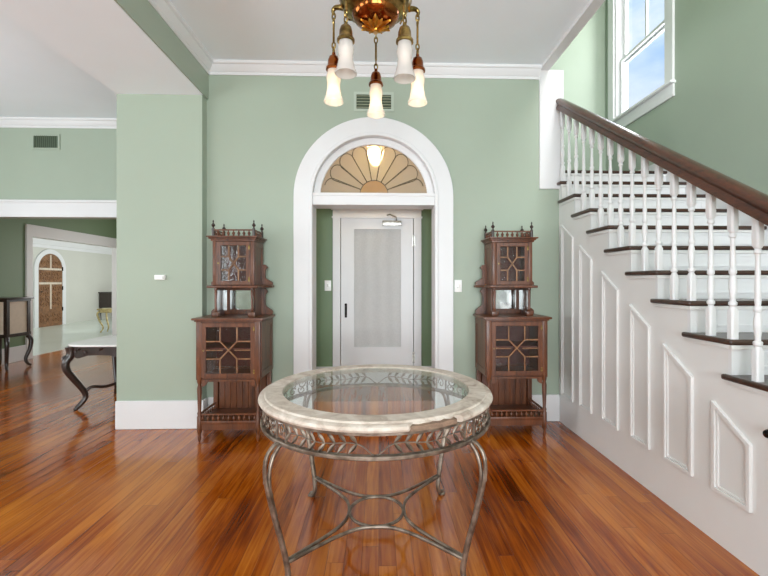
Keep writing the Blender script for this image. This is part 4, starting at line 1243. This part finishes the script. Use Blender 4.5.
for z in (0.5, 1.15, 1.75):
    d2p(MB().box(-9.985, -9.95, cy_ + hw - .012, cy_ + hw + .012, z - 0.06, z + 0.06), 'hinge', 'iron', lf)
d2p(MB().lathe([(0.0, 0.07), (0.02, 0.065), (0.022, 0.05), (0.008, 0.03), (0.008, 0.0)], (-9.975, cy_ - hw + 0.06, 1.05), 10, 'X'), 'door_knob', 'iron', lf)

# small dark cabinet and gilt table in the side room
sc2 = thing('small_cabinet', 'small dark cabinet against the pale wall of the side room', 'cabinet', (-9.72, 15.35, 0))
mb = MB().box(-0.25, 0.25, -0.35, 0.35, 0.42, 0.94)
bo = mb.build('cabinet_body', 'ebony', sc2, smooth=False, bevel=0.01)
MB().box(-0.27, 0.27, -0.38, 0.38, 0.94, 0.98, 0.008).build('cabinet_top', 'ebony', sc2)
for sy in (-1, 1):
    MB().box(0.25, 0.262, sy * 0.17 - 0.14, sy * 0.17 + 0.14, 0.48, 0.88, 0.004).build('cabinet_door', 'walnut', bo)
for sx in (-1, 1):
    for sy in (-1, 1):
        MB().tube([(sx * 0.21, sy * 0.31, 0.43), (sx * 0.22, sy * 0.32, 0.2), (sx * 0.21, sy * 0.31, 0.0)], [0.03, 0.02, 0.014], 8).build('leg', 'ebony', sc2)
gt = thing('gilt_table', 'little gilded table with curved legs in the side room doorway', 'table', (-7.12, 11.2, 0))
MB().box(-0.26, 0.26, -0.2, 0.2, 0.60, 0.64, 0.01).build('table_top', 'gilt', gt)
MB().box(-0.22, 0.22, -0.16, 0.16, 0.53, 0.60, 0.01).build('table_apron', 'gilt', gt)
for sx in (-1, 1):
    for sy in (-1, 1):
        pts = spline([(sx * 0.2, sy * 0.14, 0.58), (sx * 0.25, sy * 0.18, 0.5), (sx * 0.22, sy * 0.15, 0.33), (sx * 0.15, sy * 0.11, 0.14), (sx * 0.20, sy * 0.14, 0.01)], 4)
        MB().tube(pts, [0.028 - 0.012 * i / (len(pts) - 1) for i in range(len(pts))], 8).build('leg', 'gilt', gt, angle=60)

# ------------------------------------------------------------------ sky, daylight and added fill lights
w = bpy.data.worlds.new('sky'); sc.world = w; w.use_nodes = True
nt = w.node_tree
bg = nt.nodes['Background']
tc = nd(nt, 'ShaderNodeTexCoord')
mp = nd(nt, 'ShaderNodeMapping'); mp.inputs['Scale'].default_value = (1, 1, 2.2)
nt.links.new(tc.outputs['Generated'], mp.inputs[0])
n = nd(nt, 'ShaderNodeTexNoise', Scale=2.6, Detail=6.0, Roughness=0.55)
nt.links.new(mp.outputs[0], n.inputs['Vector'])
cr = ramp(nt, [(0.42, (0.25, 0.50, 1.0, 1)), (0.54, (0.62, 0.78, 0.98, 1)), (0.66, (0.98, 0.99, 1.0, 1))])
nt.links.new(n.outputs['Fac'], cr.inputs[0])
sx_ = nd(nt, 'ShaderNodeSeparateXYZ'); nt.links.new(tc.outputs['Generated'], sx_.inputs[0])
hz = nd(nt, 'ShaderNodeMapRange'); hz.inputs['From Min'].default_value = 0.32; hz.inputs['From Max'].default_value = 0.44
nt.links.new(sx_.outputs['Z'], hz.inputs['Value'])
mx = nd(nt, 'ShaderNodeMix', data_type='RGBA')
mx.inputs['A'].default_value = (0.93, 0.96, 1.0, 1)
nt.links.new(hz.outputs[0], mx.inputs['Factor']); nt.links.new(cr.outputs[0], mx.inputs['B'])
nt.links.new(mx.outputs['Result'], bg.inputs['Color'])
bg.inputs['Strength'].default_value = 1.15

def area(name, loc, rot, sx, sy, e, col=(1, 1, 1)):
    ld = bpy.data.lights.new(name, 'AREA'); ld.shape = 'RECTANGLE'; ld.size = sx; ld.size_y = sy; ld.energy = e; ld.color = col
    o = bpy.data.objects.new(name, ld); COL.objects.link(o); o.location = loc; o.rotation_euler = [math.radians(v) for v in rot]
    return o
DAY = (0.90, 0.965, 1.0)
NDAY = (0.98, 0.98, 0.96)
# area lights outside the openings; front and left ones tilted up toward the ceilings
area('front_fill_light', (-0.35, YF - 0.25, 1.6), (128, 0, 0), 1.9, 2.4, 222, DAY)  # added sources behind the camera, aimed upward to brighten the ceiling
area('front_fill_light', (1.7, YF - 0.25, 1.6), (128, 0, 0), 1.6, 2.4, 178, DAY)
area('front_fill_light', (-4.8, YF - 0.25, 1.6), (128, 0, 0), 1.6, 2.4, 95, DAY)
area('daylight_left_window', (XL - 0.3, -0.7, 1.65), (125, 0, -90), 1.8, 2.3, 92, DAY)
area('daylight_left_window', (XL - 0.3, 2.6, 1.65), (125, 0, -90), 2.0, 2.3, 92, DAY)
area('daylight_stair_window', (XR + 0.4, (WY0 + WY1) / 2, 4.3), (90, 0, 90), 0.9, 1.6, 56, (1.0, 0.985, 0.95))
area('upper_fill_light', (2.2, -0.2, 5.0), (90, 0, 0), 0.9, 1.4, 105, (1.0, 0.985, 0.95))  # added source upstairs, out of view, to brighten the stairwell walls
area('inner_room_fill_light', (-3.7, 10.7, 1.55), (-90, 0, 0), 2.3, 1.8, 60, NDAY)  # added source, out of view, lifts the dark inner room
area('side_room_fill_light', (XL + 0.3, 13.3, 1.6), (90, 0, 90), 4.4, 1.6, 85, NDAY)  # added source outside an unseen opening, brightens the side room
area('side_room_fill_light', (-8.2, 6.1, 1.5), (90, 0, 0), 2.7, 1.8, 45, NDAY)  # second added source for the side room

# ------------------------------------------------------------------ camera
cd = bpy.data.cameras.new('camera')
cam = bpy.data.objects.new('camera', cd); COL.objects.link(cam)
cam.location = (0, 0, 1.34)
cam.rotation_euler = (math.radians(90), 0, math.radians(-1.7))
cd.sensor_width = 36.0
cd.lens = 412.0 / 768.0 * 36.0
cd.shift_x = (384 - 391) / 768.0
cd.shift_y = (282 - 288) / 768.0
cd.clip_start = 0.05
sc.camera = cam
sc.view_settings.view_transform = 'Standard'
sc.view_settings.look = 'None'
sc.view_settings.exposure = 0.0
sc.view_settings.gamma = 1.0
sc.view_settings.use_curve_mapping = False
sc.cycles.use_denoising = True
sc.cycles.max_bounces = 10
sc.cycles.diffuse_bounces = 5
sc.cycles.glossy_bounces = 4
sc.cycles.transparent_max_bounces = 16
sc.cycles.sample_clamp_indirect = 6.0
sc.cycles.caustics_reflective = False
